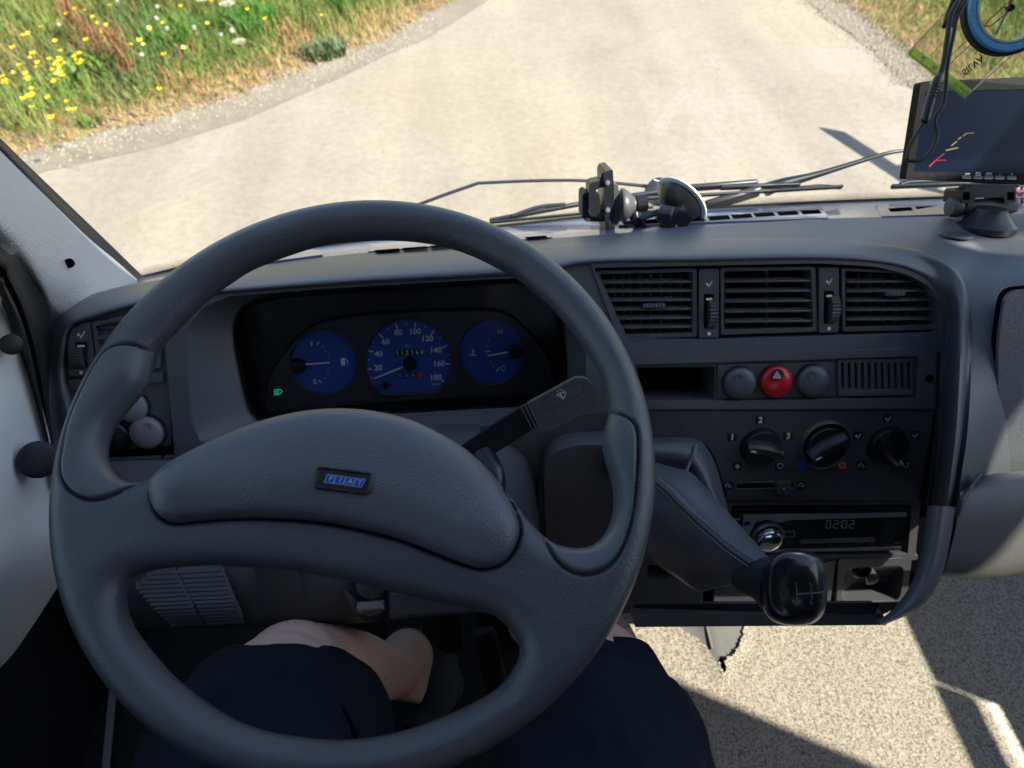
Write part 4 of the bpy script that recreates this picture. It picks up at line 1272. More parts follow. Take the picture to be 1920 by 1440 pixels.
for i, ch in enumerate('112360'): text(ch, 745 + i * 9.2, 662.5 - i * .4, 7.5, CL, TT, M['grey'], ic, 0, bold=.15, name='odometer_digit')
text('km', 764, 648, 4.5, CL, TT, M['grey'], ic); text('km/h', 817, 720, 5, CL, TT, M['grey'], ic)
for i in range(4):
    x = 750 + i * 12.4
    plate('trip_counter', rc([(x - 4, 699), (x + 4, 698.6), (x + 4, 709), (x - 4, 709.4)], 1.5), [], CL, .001, .0019, M['black'] if i < 3 else M['redl'], ic, .0002)
    text('0580'[i], x, 704, 6, CL, TT, M['grey'] if i < 3 else M['redp'], ic, name='trip_digit')
text('VDO', 772, 725, 4.5, CL, TT, M['grey'], ic) if False else None
ck = CL.px(766, 680)
lathe('needle_hub', [(13.5 * ck, 0), (13.5 * ck, .006), (12 * ck, .0075), (0, .008)], CL.mat(769, 681, .002), M['black'], ic, 32)
bar('needle', CL.at(756, 688, .007), CL.at(701, 710, .005), .0016, .0008, CL.n, M['white'], ic, .0002)
lathe('reset_knob', [(6 * ck, 0), (6 * ck, .007), (4.5 * ck, .009), (0, .009)], CL.mat(724, 721, .002), M['black'], ic, 20)
lathe('needle_hub', [(14.5 * ck, 0), (14.5 * ck, .006), (13 * ck, .0075), (0, .008)], CL.mat(560, 685, .002), M['black'], ic, 32)
bar('needle', CL.at(573, 683, .007), CL.at(618, 680, .005), .0016, .0008, CL.n, M['white'], ic, .0002)
text('F', 585, 646, 10, CL, TT, M['grey'], ic); text('E', 591, 716, 10, CL, TT, M['grey'], ic)
mark('scale_tick', [(594, 646), (599, 641)], 2, CL, TT, M['grey'], ic); mark('scale_tick', [(598, 713), (603, 718)], 2, CL, TT, M['grey'], ic)
for x, y in ((605, 650), (611, 659), (615, 669), (617, 690), (614, 700), (610, 710)): mark('scale_dot', [(x, y), (x + .8, y)], 1.6, CL, TT, M['grey'], ic)
plate('fuel_symbol', [(639, 672), (647, 671), (647, 685), (639, 685)], [], CL, .0018, .0022, M['grey'], ic, 0)
mark('fuel_symbol', [(648, 673), (652, 677), (652, 683)], 1.4, CL, TT, M['grey'], ic)
lathe('needle_hub', [(13.5 * ck, 0), (13.5 * ck, .006), (12 * ck, .0075), (0, .008)], CL.mat(966, 657, .002), M['black'], ic, 32)
bar('needle', CL.at(953, 660, .007), CL.at(914, 667, .005), .0016, .0008, CL.n, M['white'], ic, .0002)
text('H', 938, 622, 10, CL, TT, M['grey'], ic); text('C', 943, 691, 10, CL, TT, M['grey'], ic)
mark('scale_tick', [(924, 619), (930, 625)], 2.2, CL, TT, M['redp'], ic); mark('scale_tick', [(930, 697), (936, 690)], 2, CL, TT, M['grey'], ic); mark('scale_tick', [(911, 659.5), (919, 659)], 2, CL, TT, M['grey'], ic)
for x, y in ((916, 639), (914, 649), (919, 679), (924, 688)): mark('scale_dot', [(x, y), (x + .8, y)], 1.6, CL, TT, M['grey'], ic)
mark('scale_dot', [(920, 629), (921, 629)], 2, CL, TT, M['redp'], ic)
mark('thermometer_symbol', [(886, 655), (886, 665)], 1.6, CL, TT, M['grey'], ic); mark('thermometer_symbol', [(880, 666), (884, 665), (888, 667), (893, 665)], 1.3, CL, TT, M['grey'], ic)
for y in (656, 660): mark('thermometer_symbol', [(886, y), (890, y)], 1.0, CL, TT, M['grey'], ic)
mark('headlamp_telltale', [(521, 730), (526, 731), (529, 734), (526, 738), (521, 740)], 1.5, CL, .0068, M['green'], ic, True)
for i in range(4): mark('headlamp_telltale', [(514, 731 + i * 3), (519, 731 + i * 3)], 1.5, CL, .0068, M['green'], ic)
lp_ = [(x, y) for x, y in ringB]
sheet('lens', [(x * .985 + 766 * .015, y * .985 + 665 * .015) for x, y in ringB], Plane(766, 675, .825, 22), 0, M['lens'], ic)

# =================================================================== STEERING WHEEL
wn = Vector((-.016, -.392, .920)).normalized()
WC = EYE + Vector((-.082, .3043, -.3757))
WP = Plane(0, 0, 0, 0, 0, WC)
WP.n = wn; WP.x = (Vector((1, 0, 0)) - wn * wn.x).normalized(); WP.y = wn.cross(WP.x)
def wloc(px, py):
    q = WP.at(px, py) - WC
    return np.array([q.dot(WP.x), q.dot(WP.y)])
WR, WT = .199, .0150
up_open = [(385, 560), (322, 624), (290, 662), (283, 690), (272, 724), (247, 754), (219, 788), (205, 815), (199, 846), (204, 871), (216, 890), (235, 903), (258, 907), (282, 899), (310, 882), (344, 866),
           (385, 842), (430, 820), (480, 802), (560, 782), (630, 774), (700, 777), (770, 792), (830, 818), (880, 848), (925, 890), (963, 940), (991, 976), (1018, 1004), (1044, 1021), (1085, 1028), (1116, 1019),
           (1138, 994), (1149, 959), (1150, 925), (1144, 894), (1134, 862), (1129, 834), (1131, 812), (1139, 785), (1140, 768), (1135, 731), (1124, 700), (1098, 656), (1054, 597), (1018, 560), (967, 518),
           (947, 507), (880, 474), (813, 454), (730, 446), (640, 450), (580, 461), (480, 497), (430, 527)]
lo_open = [(237, 1100), (247, 1083), (270, 1073), (300, 1067), (360, 1062), (420, 1061), (550, 1072), (675, 1095), (800, 1125), (907, 1147), (943, 1168), (967, 1194), (975, 1215), (970, 1240), (943, 1280), (895, 1314), (823, 1347), (752, 1371), (690, 1383), (625, 1387),
           (525, 1376), (450, 1354), (390, 1319), (325, 1268), (265, 1198), (243, 1160), (234, 1127)]
UO = cr([wloc(*p) for p in up_open], 210, True)
LO = cr([wloc(*p) for p in lo_open], 150, True)
OO = np.array([(WR * math.cos(a), WR * math.sin(a)) for a in np.linspace(0, 2 * np.pi, 300, endpoint=False)])
PADO = cr([wloc(*p) for p in [(304, 935), (308, 955), (320, 977), (345, 988), (400, 983), (470, 979), (560, 981), (650, 992), (750, 1016), (825, 1045), (870, 1062), (905, 1071), (940, 1062), (962, 1038), (974, 1005), (971, 978), (958, 945), (925, 893), (880, 850), (830, 820), (770, 794), (700, 779), (630, 776), (560, 784), (480, 804), (400, 837), (345, 868), (318, 893), (306, 915)]], 170, True)
GLO = cr([wloc(*p) for p in [(287, 664), (262, 661), (238, 664), (214, 676), (192, 708), (169, 754), (149, 804), (140, 852), (136, 888), (144, 915), (163, 935), (191, 945), (219, 942), (247, 927), (275, 903)]], 80)
GRO = cr([wloc(*p) for p in [(1136, 780), (1150, 783), (1172, 796), (1186, 816), (1189, 850), (1187, 903), (1181, 966), (1165, 1022), (1143, 1059), (1116, 1077), (1085, 1081), (1054, 1067), (1033, 1042), (1020, 1008)]], 80)

def dseg(Q, poly, closed=True):
    A = np.asarray(poly); B = np.roll(A, -1, 0)
    if not closed: A, B = A[:-1], B[:-1]
    out = np.empty(len(Q))
    ab = B - A; L = (ab ** 2).sum(1) + 1e-12
    for i in range(0, len(Q), 2000):
        q = Q[i:i + 2000, None]
        t = np.clip(((q - A) * ab).sum(2) / L, 0, 1)
        out[i:i + 2000] = np.sqrt(((q - A - t[..., None] * ab) ** 2).sum(2)).min(1)
    return out
def inpoly(Q, poly):
    A = np.asarray(poly); B = np.roll(A, -1, 0)
    c = np.zeros(len(Q), bool)
    for a, b in zip(A, B):
        m_ = (a[1] > Q[:, 1]) != (b[1] > Q[:, 1])
        x = (b[0] - a[0]) * (Q[:, 1] - a[1]) / (b[1] - a[1] + 1e-15) + a[0]
        c ^= m_ & (Q[:, 0] < x)
    return c
RB = .0165
def whgt(Q, d=None):
    if d is None: d = np.minimum(np.minimum(dseg(Q, OO), dseg(Q, UO)), dseg(Q, LO))
    r = RB
    dd = np.minimum(d, r)
    h = np.sqrt(np.maximum(0, r * r - (r - dd) ** 2)) * .93
    return h
def offs(poly, ds, closed=True):
    A = np.asarray(poly)
    if closed: T = np.roll(A, -1, 0) - np.roll(A, 1, 0)
    else: T = np.gradient(A, axis=0)
    T /= np.linalg.norm(T, axis=1)[:, None] + 1e-12
    Nn = np.stack([-T[:, 1], T[:, 0]], 1)
    return [A + Nn * d for d in ds]
lo_ = -WR; g = np.arange(-WR, WR + .001, .0042)
gx, gy = np.meshgrid(g, g)
Q = np.stack([gx.ravel(), gy.ravel()], 1)
ext = []
ring_d = [.0006, .0018, .0036, .006, .0092, .013]
for poly in (OO, UO, LO):
    for s_ in (1, -1): ext += offs(poly, [s_ * q for q in ring_d])
gro = []
for poly, cl in ((PADO, True), (GLO, False), (GRO, False)):
    gro += offs(poly, [0, .0009, -.0009, .002, -.002, .0035, -.0035], cl)
near = np.concatenate(ext + gro)
# thin the grid near the rings
bd = np.minimum(np.minimum(dseg(Q, OO), dseg(Q, UO)), dseg(Q, LO))
gd = np.minimum(np.minimum(dseg(Q, PADO), dseg(Q, GLO, False)), dseg(Q, GRO, False))
Q = Q[(bd > .016) & (gd > .0045)]
A_ = np.concatenate([near, Q])
ins = inpoly(A_, OO) & ~inpoly(A_, UO) & ~inpoly(A_, LO)
A_ = A_[ins]
bd = np.minimum(np.minimum(dseg(A_, OO), dseg(A_, UO)), dseg(A_, LO))
A_ = A_[bd > .0004]
# drop near duplicates
key = np.round(A_ / .0005).astype(int); _, ui = np.unique(key, axis=0, return_index=True); A_ = A_[np.sort(ui)]
v, F, nb = cdt([OO.tolist(), UO.tolist(), LO.tolist()], A_.tolist())
VQ = np.array([(q.x, q.y) for q in v])
bdv = np.minimum(np.minimum(dseg(VQ, OO), dseg(VQ, UO)), dseg(VQ, LO))
bdv[:nb] = 0
H = whgt(VQ, bdv)
dp = dseg(VQ, PADO); ip = inpoly(VQ, PADO) | (dp < 3e-5)
# hub dome: the pad swells above the spokes, dished left and right of centre
def padswell(Qv, dpv):
    s = np.minimum(dpv, .03) / .03
    e = .016 * np.sqrt(1 - (1 - s) ** 2)
    edge = .0035 * np.sqrt(np.clip(1 - (1 - np.minimum(dpv, .0035) / .0035) ** 2, 0, 1))
    x, y = Qv[:, 0], Qv[:, 1]
    flat = -.004 * np.exp(-((x - .075) / .03) ** 2 - ((y + .03) / .04) ** 2) - .004 * np.exp(-((x + .085) / .03) ** 2 - ((y - .0) / .04) ** 2)
    return e + edge + flat
GL_poly = np.concatenate([GLO, UO[(dseg(UO, GLO[[0, -1]], False) > 0)][:0]]) if False else GLO
def grip_region(Qv, G):
    """inside the area between a grip groove and the upper opening"""
    poly = np.concatenate([G, [G[-1] * .93], [G[0] * .93]])
    return inpoly(Qv, poly)
gl_in = grip_region(VQ, GLO); gr_in = grip_region(VQ, GRO)
dgl = dseg(VQ, GLO, False); dgr = dseg(VQ, GRO, False)
groove = -.0035 * np.exp(-(dp / .0011) ** 2) * 1.6 - .0040 * np.exp(-(dgl / .0010) ** 2) - .0040 * np.exp(-(dgr / .0010) ** 2)
fade = np.clip(bdv / .004, 0, 1)
top = H + np.where(ip, padswell(VQ, dp), 0) + groove * fade + np.where(gl_in, .0018 * np.clip(dgl / .002, 0, 1) * fade, 0) + np.where(gr_in, .0018 * np.clip(dgr / .002, 0, 1) * fade, 0)
# spokes dish away between rim and hub
rr3 = np.linalg.norm(VQ, axis=1)
def W3(q, h): return WC + WP.x * q[0] + WP.y * q[1] + wn * h
sw = thing('steering_wheel', 'large dark grey four grip steering wheel with a padded hub, in front of the driver', 'steering wheel', WC)
sw['label'] = 'large dark grey steering wheel with a wide padded hub and moulded thumb grips'
n = len(VQ)
parts = {'rim': [], 'hub_pad': [], 'thumb_grip': [], 'thumb_grip2': []}
FB = []
for f in F:
    a, b, c = [VQ[i] for i in f]
    if (b[0] - a[0]) * (c[1] - a[1]) - (b[1] - a[1]) * (c[0] - a[0]) < 0: f = f[::-1]
    k = [ip[i] for i in f]
    if all(k) and True:
        parts['hub_pad'].append(f)
    elif sum(gl_in[i] for i in f) >= 2: parts['thumb_grip'].append(f)
    elif sum(gr_in[i] for i in f) >= 2: parts['thumb_grip2'].append(f)
    else: parts['rim'].append(f)
    FB.append(tuple(n + i for i in f[::-1]))
V3 = [W3(q, h) for q, h in zip(VQ, top)]
Vb = [W3(q, -h) for q, h in zip(VQ, H)]
for i in range(nb): Vb[i] = V3[i]
def sub(name, faces, VV, mt, parent, sharp=180):
    ids = sorted({i for f in faces for i in f}); mp = {k: j for j, k in enumerate(ids)}
    # weld the seam between front and back by position
    pos = {}; vs = []; rem = {}
    for k in ids:
        key_ = tuple(round(x, 6) for x in VV[k])
        if key_ not in pos: pos[key_] = len(vs); vs.append(VV[k])
        rem[k] = pos[key_]
    fs = [tuple(rem[i] for i in f) for f in faces]
    fs = [f for f in fs if len(set(f)) == 3]
    return mk(name, vs, fs, mt, parent, True, 0, sharp)
VV = V3 + Vb
FBm = [tuple((i - n if (i - n) < nb else i) for i in f) for f in FB]
sub('rim', parts['rim'] + FBm, VV, M['wheel'], sw)
sub('hub_pad', parts['hub_pad'], VV, M['pad'], sw)
sub('thumb_grip', parts['thumb_grip'], VV, M['grip'], sw)
sub('thumb_grip', parts['thumb_grip2'], VV, M['grip'], sw)
for p_ in sw.children: pass
# badge in the hub
ht = .0165 * .93 + .0195
BP = Plane(0, 0, 0, 0, 0, WC + wn * ht); BP.n = wn; BP.x = WP.x; BP.y = WP.y
bq = np.array([wloc(643, 901)]); bh = float(whgt(bq)[0] + padswell(bq, dseg(bq, PADO))[0])
BP.p = WC + wn * (bh + .0006)
bd_o = rc([(594, 873), (699, 886), (697, 905), (691, 928), (586, 915), (589, 893)], 8, 5)
bd_i = rc([(599, 878), (695, 890), (688, 922), (591, 910)], 5, 5)
badge = plate('badge_frame', bd_o, [bd_i], BP, -.004, .0005, M['gloss'], sw, .0006)
plate('badge_plate', bd_i, [], BP, -.004, -.0004, M['gloss'], sw, 0)
quads = [[(614, 889.5), (629.5, 891.5), (624, 906), (607, 904)], [(631.5, 891.7), (648.5, 894), (642, 908.5), (626, 906.3)], [(650.5, 894.3), (666.5, 896.5), (660, 911), (644, 908.8)], [(668.5, 896.8), (685.5, 898.6), (677, 914), (662, 911.3)]]
for q, ch in zip(quads, 'FIAT'):
    plate('badge_tile', q, [], BP, -.0003, .0001, M['badge'], sw, 0)
    mark('badge_line', q, .9, BP, .0003, M['badgel'], sw, True)
    cxx = sum(p[0] for p in q) / 4; cyy = sum(p[1] for p in q) / 4
    o = text(ch, cxx, cyy, 9.5, BP, .0004, mat('badge_letter', (.42, .46, .52), .3), sw, -7.5, bold=.12, name='badge_letter')
    o.data.shear = .28
tube('steering_column', [WC - wn * .02 - WP.y * .014, WC - wn * .26 - WP.y * .014], [.026, .034], M['plastic'], sw, n=24, smooth=False)

# =================================================================== WIPER STALK
ws = thing('wiper_stalk', 'black wiper stalk with a wiper symbol, pointing up right behind the wheel', 'stalk', P(890, 860, .62))
SP = Plane(1000, 790, .60, 40, -8)
plate('arm', rc([(862, 838), (978, 762), (990, 768), (1003, 800), (996, 808), (900, 868)], 5), [], SP, -.012, 0, M['black'], ws, .004)
for i in range(3):
    x, y = 985 + i * 6, 782 - i * 3.4
    bar('collar_ring', SP.at(x - 8, y - 21, -.004), SP.at(x + 12, y + 22, -.004), .0022, .014, SP.n, M['black'], ws, .001)
plate('paddle', rc([(984, 760), (1080, 708), (1098, 709), (1112, 722), (1122, 744), (1120, 762), (1034, 808), (1014, 810), (1002, 806)], 7, 5), [], SP, -.016, .002, M['plastic'], ws, .004)
mark('paddle_line', cr([(1014, 754), (1030, 742), (1070, 722), (1088, 717), (1094, 725), (1090, 738), (1070, 750), (1036, 766), (1022, 767), (1015, 762)], 40, True).tolist(), 1.0, SP, .0023, M['black'], ws, True)
mark('wiper_symbol', [(1044, 741), (1052, 736), (1061, 735), (1058, 746), (1052, 744)], 1.3, SP, .0024, M['white'], ws, True)
mark('wiper_symbol', [(1050, 738), (1056, 749)], 1.3, SP, .0024, M['white'], ws)
for a, b in (((1044, 735), (1046, 733)), ((1049, 731), (1052, 731)), ((1055, 731), (1057, 734)), ((1052, 739), (1052.5, 740.5))): mark('wiper_symbol', [a, b], 1.2, SP, .0024, M['white'], ws)
tube('stalk_root', [P(905, 850, .61), P(922, 890, .60), P(925, 930, .60)], [.010, .011, .010], M['black'], ws, n=14)
# shroud pieces between hub and console
loft('column_shroud', [[(780, 840, .66), (860, 860, .64), (915, 900, .63), (935, 960, .63), (960, 1020, .66)], [(800, 815, .70), (900, 825, .70), (965, 875, .70), (985, 960, .70), (990, 1050, .72)], [(820, 795, .76), (920, 800, .76), (1000, 855, .76), (1010, 960, .76), (1010, 1060, .76)]], M['plastic'], dash, k=4, j=3)
plate('fuse_lid', rc([(1020, 905), (1024, 868), (1045, 845), (1080, 835), (1180, 832), (1185, 1010), (1170, 1034), (1060, 1050), (1024, 1040)], 12, 6), [], Plane(1090, 930, .745, 14), -.05, 0, M['plastic'], dash, .008)
sheet('lower_fascia', [(900, 800), (1210, 765), (1215, 1150), (900, 1150)], Plane(1090, 930, .775, 14), 0, M['plastic'], dash)

# =================================================================== GEAR LEVER
gl = thing('gear_lever', 'gear lever with a leather gaiter and a glossy black knob below the radio', 'gear lever', P(1330, 1000, .70))
# gaiter: five rows from the dash to the collar
g_rows = [
    [(1150, 866, .70), (1210, 864, .70), (1262, 876, .695), (1292, 884, .69), (1319, 908, .68), (1348, 942, .665), (1385, 982, .64), (1440, 1044, .612)],
    [(1150, 862, .685), (1208, 866, .685), (1256, 880, .68), (1284, 892, .673), (1312, 918, .665), (1344, 956, .65), (1384, 996, .625), (1438, 1046, .595)],
    [(1150, 880, .66), (1215, 888, .66), (1252, 900, .655), (1280, 922, .65), (1306, 948, .645), (1338, 980, .632), (1376, 1014, .61), (1424, 1050, .586)],
    [(1150, 885, .645), (1215, 897, .645), (1245, 915, .64), (1272, 943, .635), (1300, 970, .63), (1332, 998, .62), (1368, 1028, .603), (1408, 1056, .585)],
    [(1150, 990, .66), (1205, 985, .655), (1235, 1005, .65), (1262, 1024, .645), (1290, 1040, .64), (1325, 1056, .63), (1360, 1074, .615), (1396, 1084, .598)],
    [(1150, 1010, .70), (1208, 1036, .70), (1230, 1056, .695), (1268, 1082, .69), (1305, 1107, .68), (1345, 1102, .665), (1380, 1098, .645), (1404, 1108, .61)],
    [(1150, 1015, .74), (1215, 1036, .74), (1240, 1050, .74), (1275, 1070, .74), (1312, 1085, .74), (1345, 1080, .72), (1380, 1070, .69), (1420, 1080, .64)]]
loft('gaiter', g_rows, M['boot'], gl, k=5, j=5, sharp=70)
loft('gaiter_base', [[(1140, 824, .745), (1226, 820, .745), (1300, 822, .745), (1322, 836, .745), (1342, 872, .742), (1358, 930, .735), (1372, 985, .725)],
                     [(1140, 832, .722), (1224, 828, .722), (1294, 831, .722), (1312, 846, .722), (1330, 880, .718), (1347, 930, .708), (1368, 984, .69)],
                     [(1140, 858, .712), (1220, 854, .712), (1280, 862, .712), (1300, 876, .712), (1318, 902, .708), (1340, 938, .695), (1366, 980, .67)],
                     [(1140, 900, .735), (1218, 900, .735), (1262, 905, .735), (1282, 915, .735), (1302, 935, .725), (1328, 965, .705), (1360, 990, .68)]], M['boot'], gl, k=5, j=5, sharp=70)
tube('fold_seam', [P(1305, 833, .718), P(1300, 852, .7115), P(1292, 870, .709), P(1286, 886, .70)], .0016, M['boot'], gl, n=6)
# seam ridge and stitches
srow = [Vector(P(*p)) for p in g_rows[3]]
sp_ = [Vector(q) for q in crk([np.array(v) for v in srow], 9)]
tocam = lambda q: (EYE - q).normalized()
tube('seam', [q + tocam(q) * .0005 for q in sp_[9:]], .0016, M['boot'], gl, n=6, k=1)
for side, nm in ((-1, 'a'), (1, 'b')):
    for i in range(12, len(sp_) - 1):
        q, q2 = sp_[i], sp_[i + 1]
        t = (q2 - q).normalized(); s_ = t.cross(tocam(q)).normalized() * side * .0034
        a = q.lerp(q2, .1) + s_ + tocam(q) * .0008; b = q.lerp(q2, .75) + s_ + tocam(q) * .0008
        bar('stitch', a, b, .0011, .0010, tocam(q), M['thread'], gl, 0)
def ring(cx, cy, rx, ry, d, e=2.0, rot=0, n=20, tilt=0):
    out = []
    for x, y in circ(0, 0, rx, ry, n, e=e):
        c, s_ = math.cos(R(rot)), math.sin(R(rot))
        X, Y = x * c - y * s_, x * s_ + y * c
        out.append((cx + X, cy + Y, d + tilt * X))
    return out
kr = [ring(1392, 1075, 17, 31, .612, rot=28, tilt=.0006), ring(1404, 1078, 20, 35, .603, rot=26, tilt=.0006), ring(1416, 1082, 22, 37, .594, rot=22, tilt=.0006), ring(1430, 1085, 26, 42, .583, rot=18, tilt=.0006),
      ring(1446, 1092, 34, 50, .570, rot=12, tilt=.0005), ring(1462, 1098, 42, 60, .558, 2.2, 8, tilt=.0005), ring(1474, 1101, 49, 66, .547, 2.4, 5, tilt=.0004)]
loft('knob_neck', kr, M['rubber'], gl, closed=True, k=2, j=3, sharp=80, cap=True)
kf = [ring(1474, 1101, 47, 65, .549, 2.4, 4, tilt=.0004), ring(1482, 1102, 54, 70, .540, 2.6, 3, tilt=.0004), ring(1491, 1102, 58, 71, .528, 2.7, 2, tilt=.0003), ring(1496, 1102, 56.5, 70, .517, 2.8, 2, tilt=.0002), ring(1498, 1102, 50, 63, .509, 2.7, 2, tilt=.0001),
      ring(1498, 1103, 38, 48, .5045, 2.4, 2), ring(1498, 1104, 22, 28, .5018, 2.2, 2), ring(1498, 1105, 8, 10, .501, 2, 2), ring(1498, 1105, .5, .6, .501)]
loft('knob', kf, M['gloss'], gl, closed=True, k=2, j=4, sharp=80)
def knobpt(px, py):
    ex = abs((px - 1498) / 50) ** 2.6 + abs((py - 1104) / 63) ** 2.6
    return .5005 + .0085 * min(ex, 1.3)
KM = mat('engraved_grey', (.10, .105, .115), .4)
def kline(pts, w_=.0004):
    tube('shift_pattern', [P(x, y, knobpt(x, y) - .0002) for x, y in pts], w_, KM, gl, n=5, k=2)
kline([(1494, 1114), (1510, 1113), (1526, 1112), (1544, 1110)]); kline([(1494, 1102), (1494, 1114), (1494, 1126)]); kline([(1521, 1104), (1522, 1112), (1522, 1124)]); kline([(1545, 1102), (1545, 1110), (1544, 1120)])
for ch, x, y in (('1', 1493, 1097), ('3', 1520, 1098), ('5', 1545, 1093), ('2', 1493, 1131), ('4', 1521, 1130), ('R', 1544, 1127)):
    kp = Plane(x, y, knobpt(x, y) - .0003, 42, 12 + (x - 1500) * .35)
    text(ch, x, y, 9, kp, 0, KM, gl, 0)

# =================================================================== WINDSCREEN, PILLARS, DOORS, BODY
def rel(x, y, z): return EYE + Vector((x, y, z))
gup = Vector((.0, -.49, .87)).normalized()
gb = [P(x, y - 1, based(x) + .012) for x, y in base_px]
gb = [P(110, 560, .97)] + gb[1:]
wsn = thing('windscreen', 'large clear windscreen with a dotted black border along its lower edge', 'windscreen', gb[6])
rows_ = [gb, [q + gup * .4 for q in gb], [q + gup * .8 for q in gb], [q + gup * 1.56 for q in gb]]
go = loft('glass', rows_, M['glass'], wsn, raw=True, k=3, j=2, sharp=180)
# black border line and printed dots (real little dots on the glass)
loft('border', [[q - gup * .02 - Vector((0, .006, 0)) for q in gb], [q + gup * .006 - Vector((0, .006, 0)) for q in gb]], M['black'], wsn, raw=True, k=4, j=1, thick=.003)
V, F = [], []
bl = [Vector(q) for q in cr([tuple(q) for q in gb[1:]], 640)]
for i in range(len(bl) - 1):
    t = (bl[i + 1] - bl[i]); L = t.length; t.normalize()
    for r_ in range(9):
        s = .0013 * (1 - r_ * .075)
        c = bl[i] + t * (L * .5 * (r_ % 2)) + gup * (.0075 + r_ * .0026) - Vector((0, .004, 0))
        if L > .0045: reps = (0, .5)
        else: reps = (0,)
        for q in reps:
            c2 = c + t * L * q
            j = len(V)
            for a in range(6): V.append(c2 + t * s * math.cos(a * 1.047) + gup * s * math.sin(a * 1.047))
            F.append(tuple(range(j, j + 6)))
tag(mk('border_dots', V, F, M['black'], wsn, False), kind='stuff')

pl_ = thing('windscreen_pillar', 'pale grey vinyl covered pillar left of the windscreen with a small screw hole', 'pillar trim', P(150, 500, .85))
e0 = [(-330, -60, .44), (-130, 140, .60), (0, 282, .70), (97, 379, .79), (167, 447, .87), (222, 493, .94), (268, 534, .985)]
e1 = [(-420, 0, .40), (-180, 210, .52), (0, 345, .62), (70, 430, .70), (125, 492, .77), (180, 530, .83), (240, 548, .87)]
e2 = [(-460, 70, .38), (-210, 270, .47), (0, 412, .565), (56, 478, .635), (86, 530, .69), (112, 572, .745), (150, 590, .79)]
e3 = [(-480, 120, .39), (-230, 320, .49), (0, 464, .58), (30, 488, .62), (66, 535, .68), (92, 592, .75), (110, 625, .79)]
loft('trim_panel', [e0, e1, e2, e3], M['pillar'], pl_, k=6, j=6, sharp=80)
hp2 = Plane(131, 493, .772, 30, 55)
lathe('screw_hole', [(.0050, -.006), (.0050, .0), (.0040, .0004), (0, .0002)], hp2.mat(131, 493, .004), M['void'], pl_, 24)
loft('black_seal', [[(-330, -84, .45), (-130, 120, .61), (0, 258, .71), (110, 365, .81), (194, 446, .90), (268, 518, 1.0), (275, 524, 1.0)],
                    [(-335, -70, .44), (-133, 132, .60), (0, 272, .70), (103, 374, .80), (182, 448, .89), (258, 520, .99), (268, 528, .99)],
                    [(-330, -55, .45), (-130, 145, .61), (0, 285, .705), (97, 382, .795), (167, 450, .875), (222, 497, .945), (266, 533, .99)]], M['rubber'], pl_, k=4, j=3)

DP = Plane(40, 800, .66, 6, 82)
dr = thing('driver_door', 'white painted door edge with black rubber seal and round black plugs, left of the dashboard', 'door', P(20, 900, .66))
s1 = [(-260, 300, .46), (4, 456, .585), (36, 482, .62), (74, 533, .685), (95, 588, .73), (100, 650, .74), (101, 730, .745), (108, 820, .745), (114, 900, .745)]
s2 = [(-280, 340, .44), (-12, 490, .57), (16, 522, .60), (44, 580, .65), (62, 640, .69), (76, 705, .70), (88, 775, .71), (99, 845, .715), (108, 910, .72)]
s3 = [(-290, 380, .46), (-20, 540, .59), (4, 572, .61), (26, 622, .65), (44, 675, .68), (60, 724, .69), (76, 785, .70), (92, 845, .705), (104, 915, .71)]
s2b = [(x - 6, y + 6, d + .012) for x, y, d in s2]
loft('rubber_seal', [s1, [((a[0] + b[0]) / 2, (a[1] + b[1]) / 2, a[2] - .01) for a, b in zip(s1, s2)], s2, s2b, [((a[0] + b[0]) / 2, (a[1] + b[1]) / 2, b[2] - .012) for a, b in zip(s2, s3)], s3], M['rubber'], dr, k=5, j=4, sharp=60)
back_s = [(x + 24, y - 14, d + .07) for x, y, d in s1]
loft('seal_back', [back_s, [(x - 26, y + 14, d + .07) for x, y, d in s3]], M['rubber'], dr, k=3, j=1)
d0 = [(x + 8, y - 3, d + .012) for x, y, d in s3] + [(122, 990, .71), (118, 1060, .725), (106, 1104, .745)]
dm = [(-300, 420, .50), (-40, 570, .61), (-16, 600, .62), (2, 645, .64), (16, 700, .655), (28, 750, .66), (40, 800, .665), (52, 860, .67), (60, 930, .675), (70, 1010, .68), (72, 1080, .70), (62, 1172, .745)]
dmm = [(-310, 450, .50), (-90, 610, .60), (-60, 640, .60), (-40, 690, .61), (-28, 740, .615), (-14, 790, .62), (-4, 850, .625), (4, 910, .63), (8, 980, .635), (12, 1060, .645), (14, 1130, .68), (10, 1242, .74)]
de = [(-330, 500, .50), (-180, 660, .56), (-150, 700, .56), (-130, 760, .56), (-120, 810, .565), (-110, 870, .57), (-100, 920, .575), (-95, 980, .58), (-90, 1050, .59), (-90, 1130, .60), (-90, 1200, .63), (-90, 1330, .70)]
loft('door_skin', [d0, dm, dmm, de], M['door'], dr, k=5, j=6, sharp=80)
for px, py, rx, d, lab in ((21, 646, 15, .635, 'a'), (72, 862, 27, .655, 'b')):
    pq = Plane(px, py, d, 34, 42)
    k = d / FPX
    lathe('plug', [(rx * k * 1.25, -.008), (rx * k * 1.3, .0), (rx * k * 1.2, .0015), (rx * k * .7, .0028), (0, .003)], pq.mat(px, py), M['rubber'], dr, 32, 80)

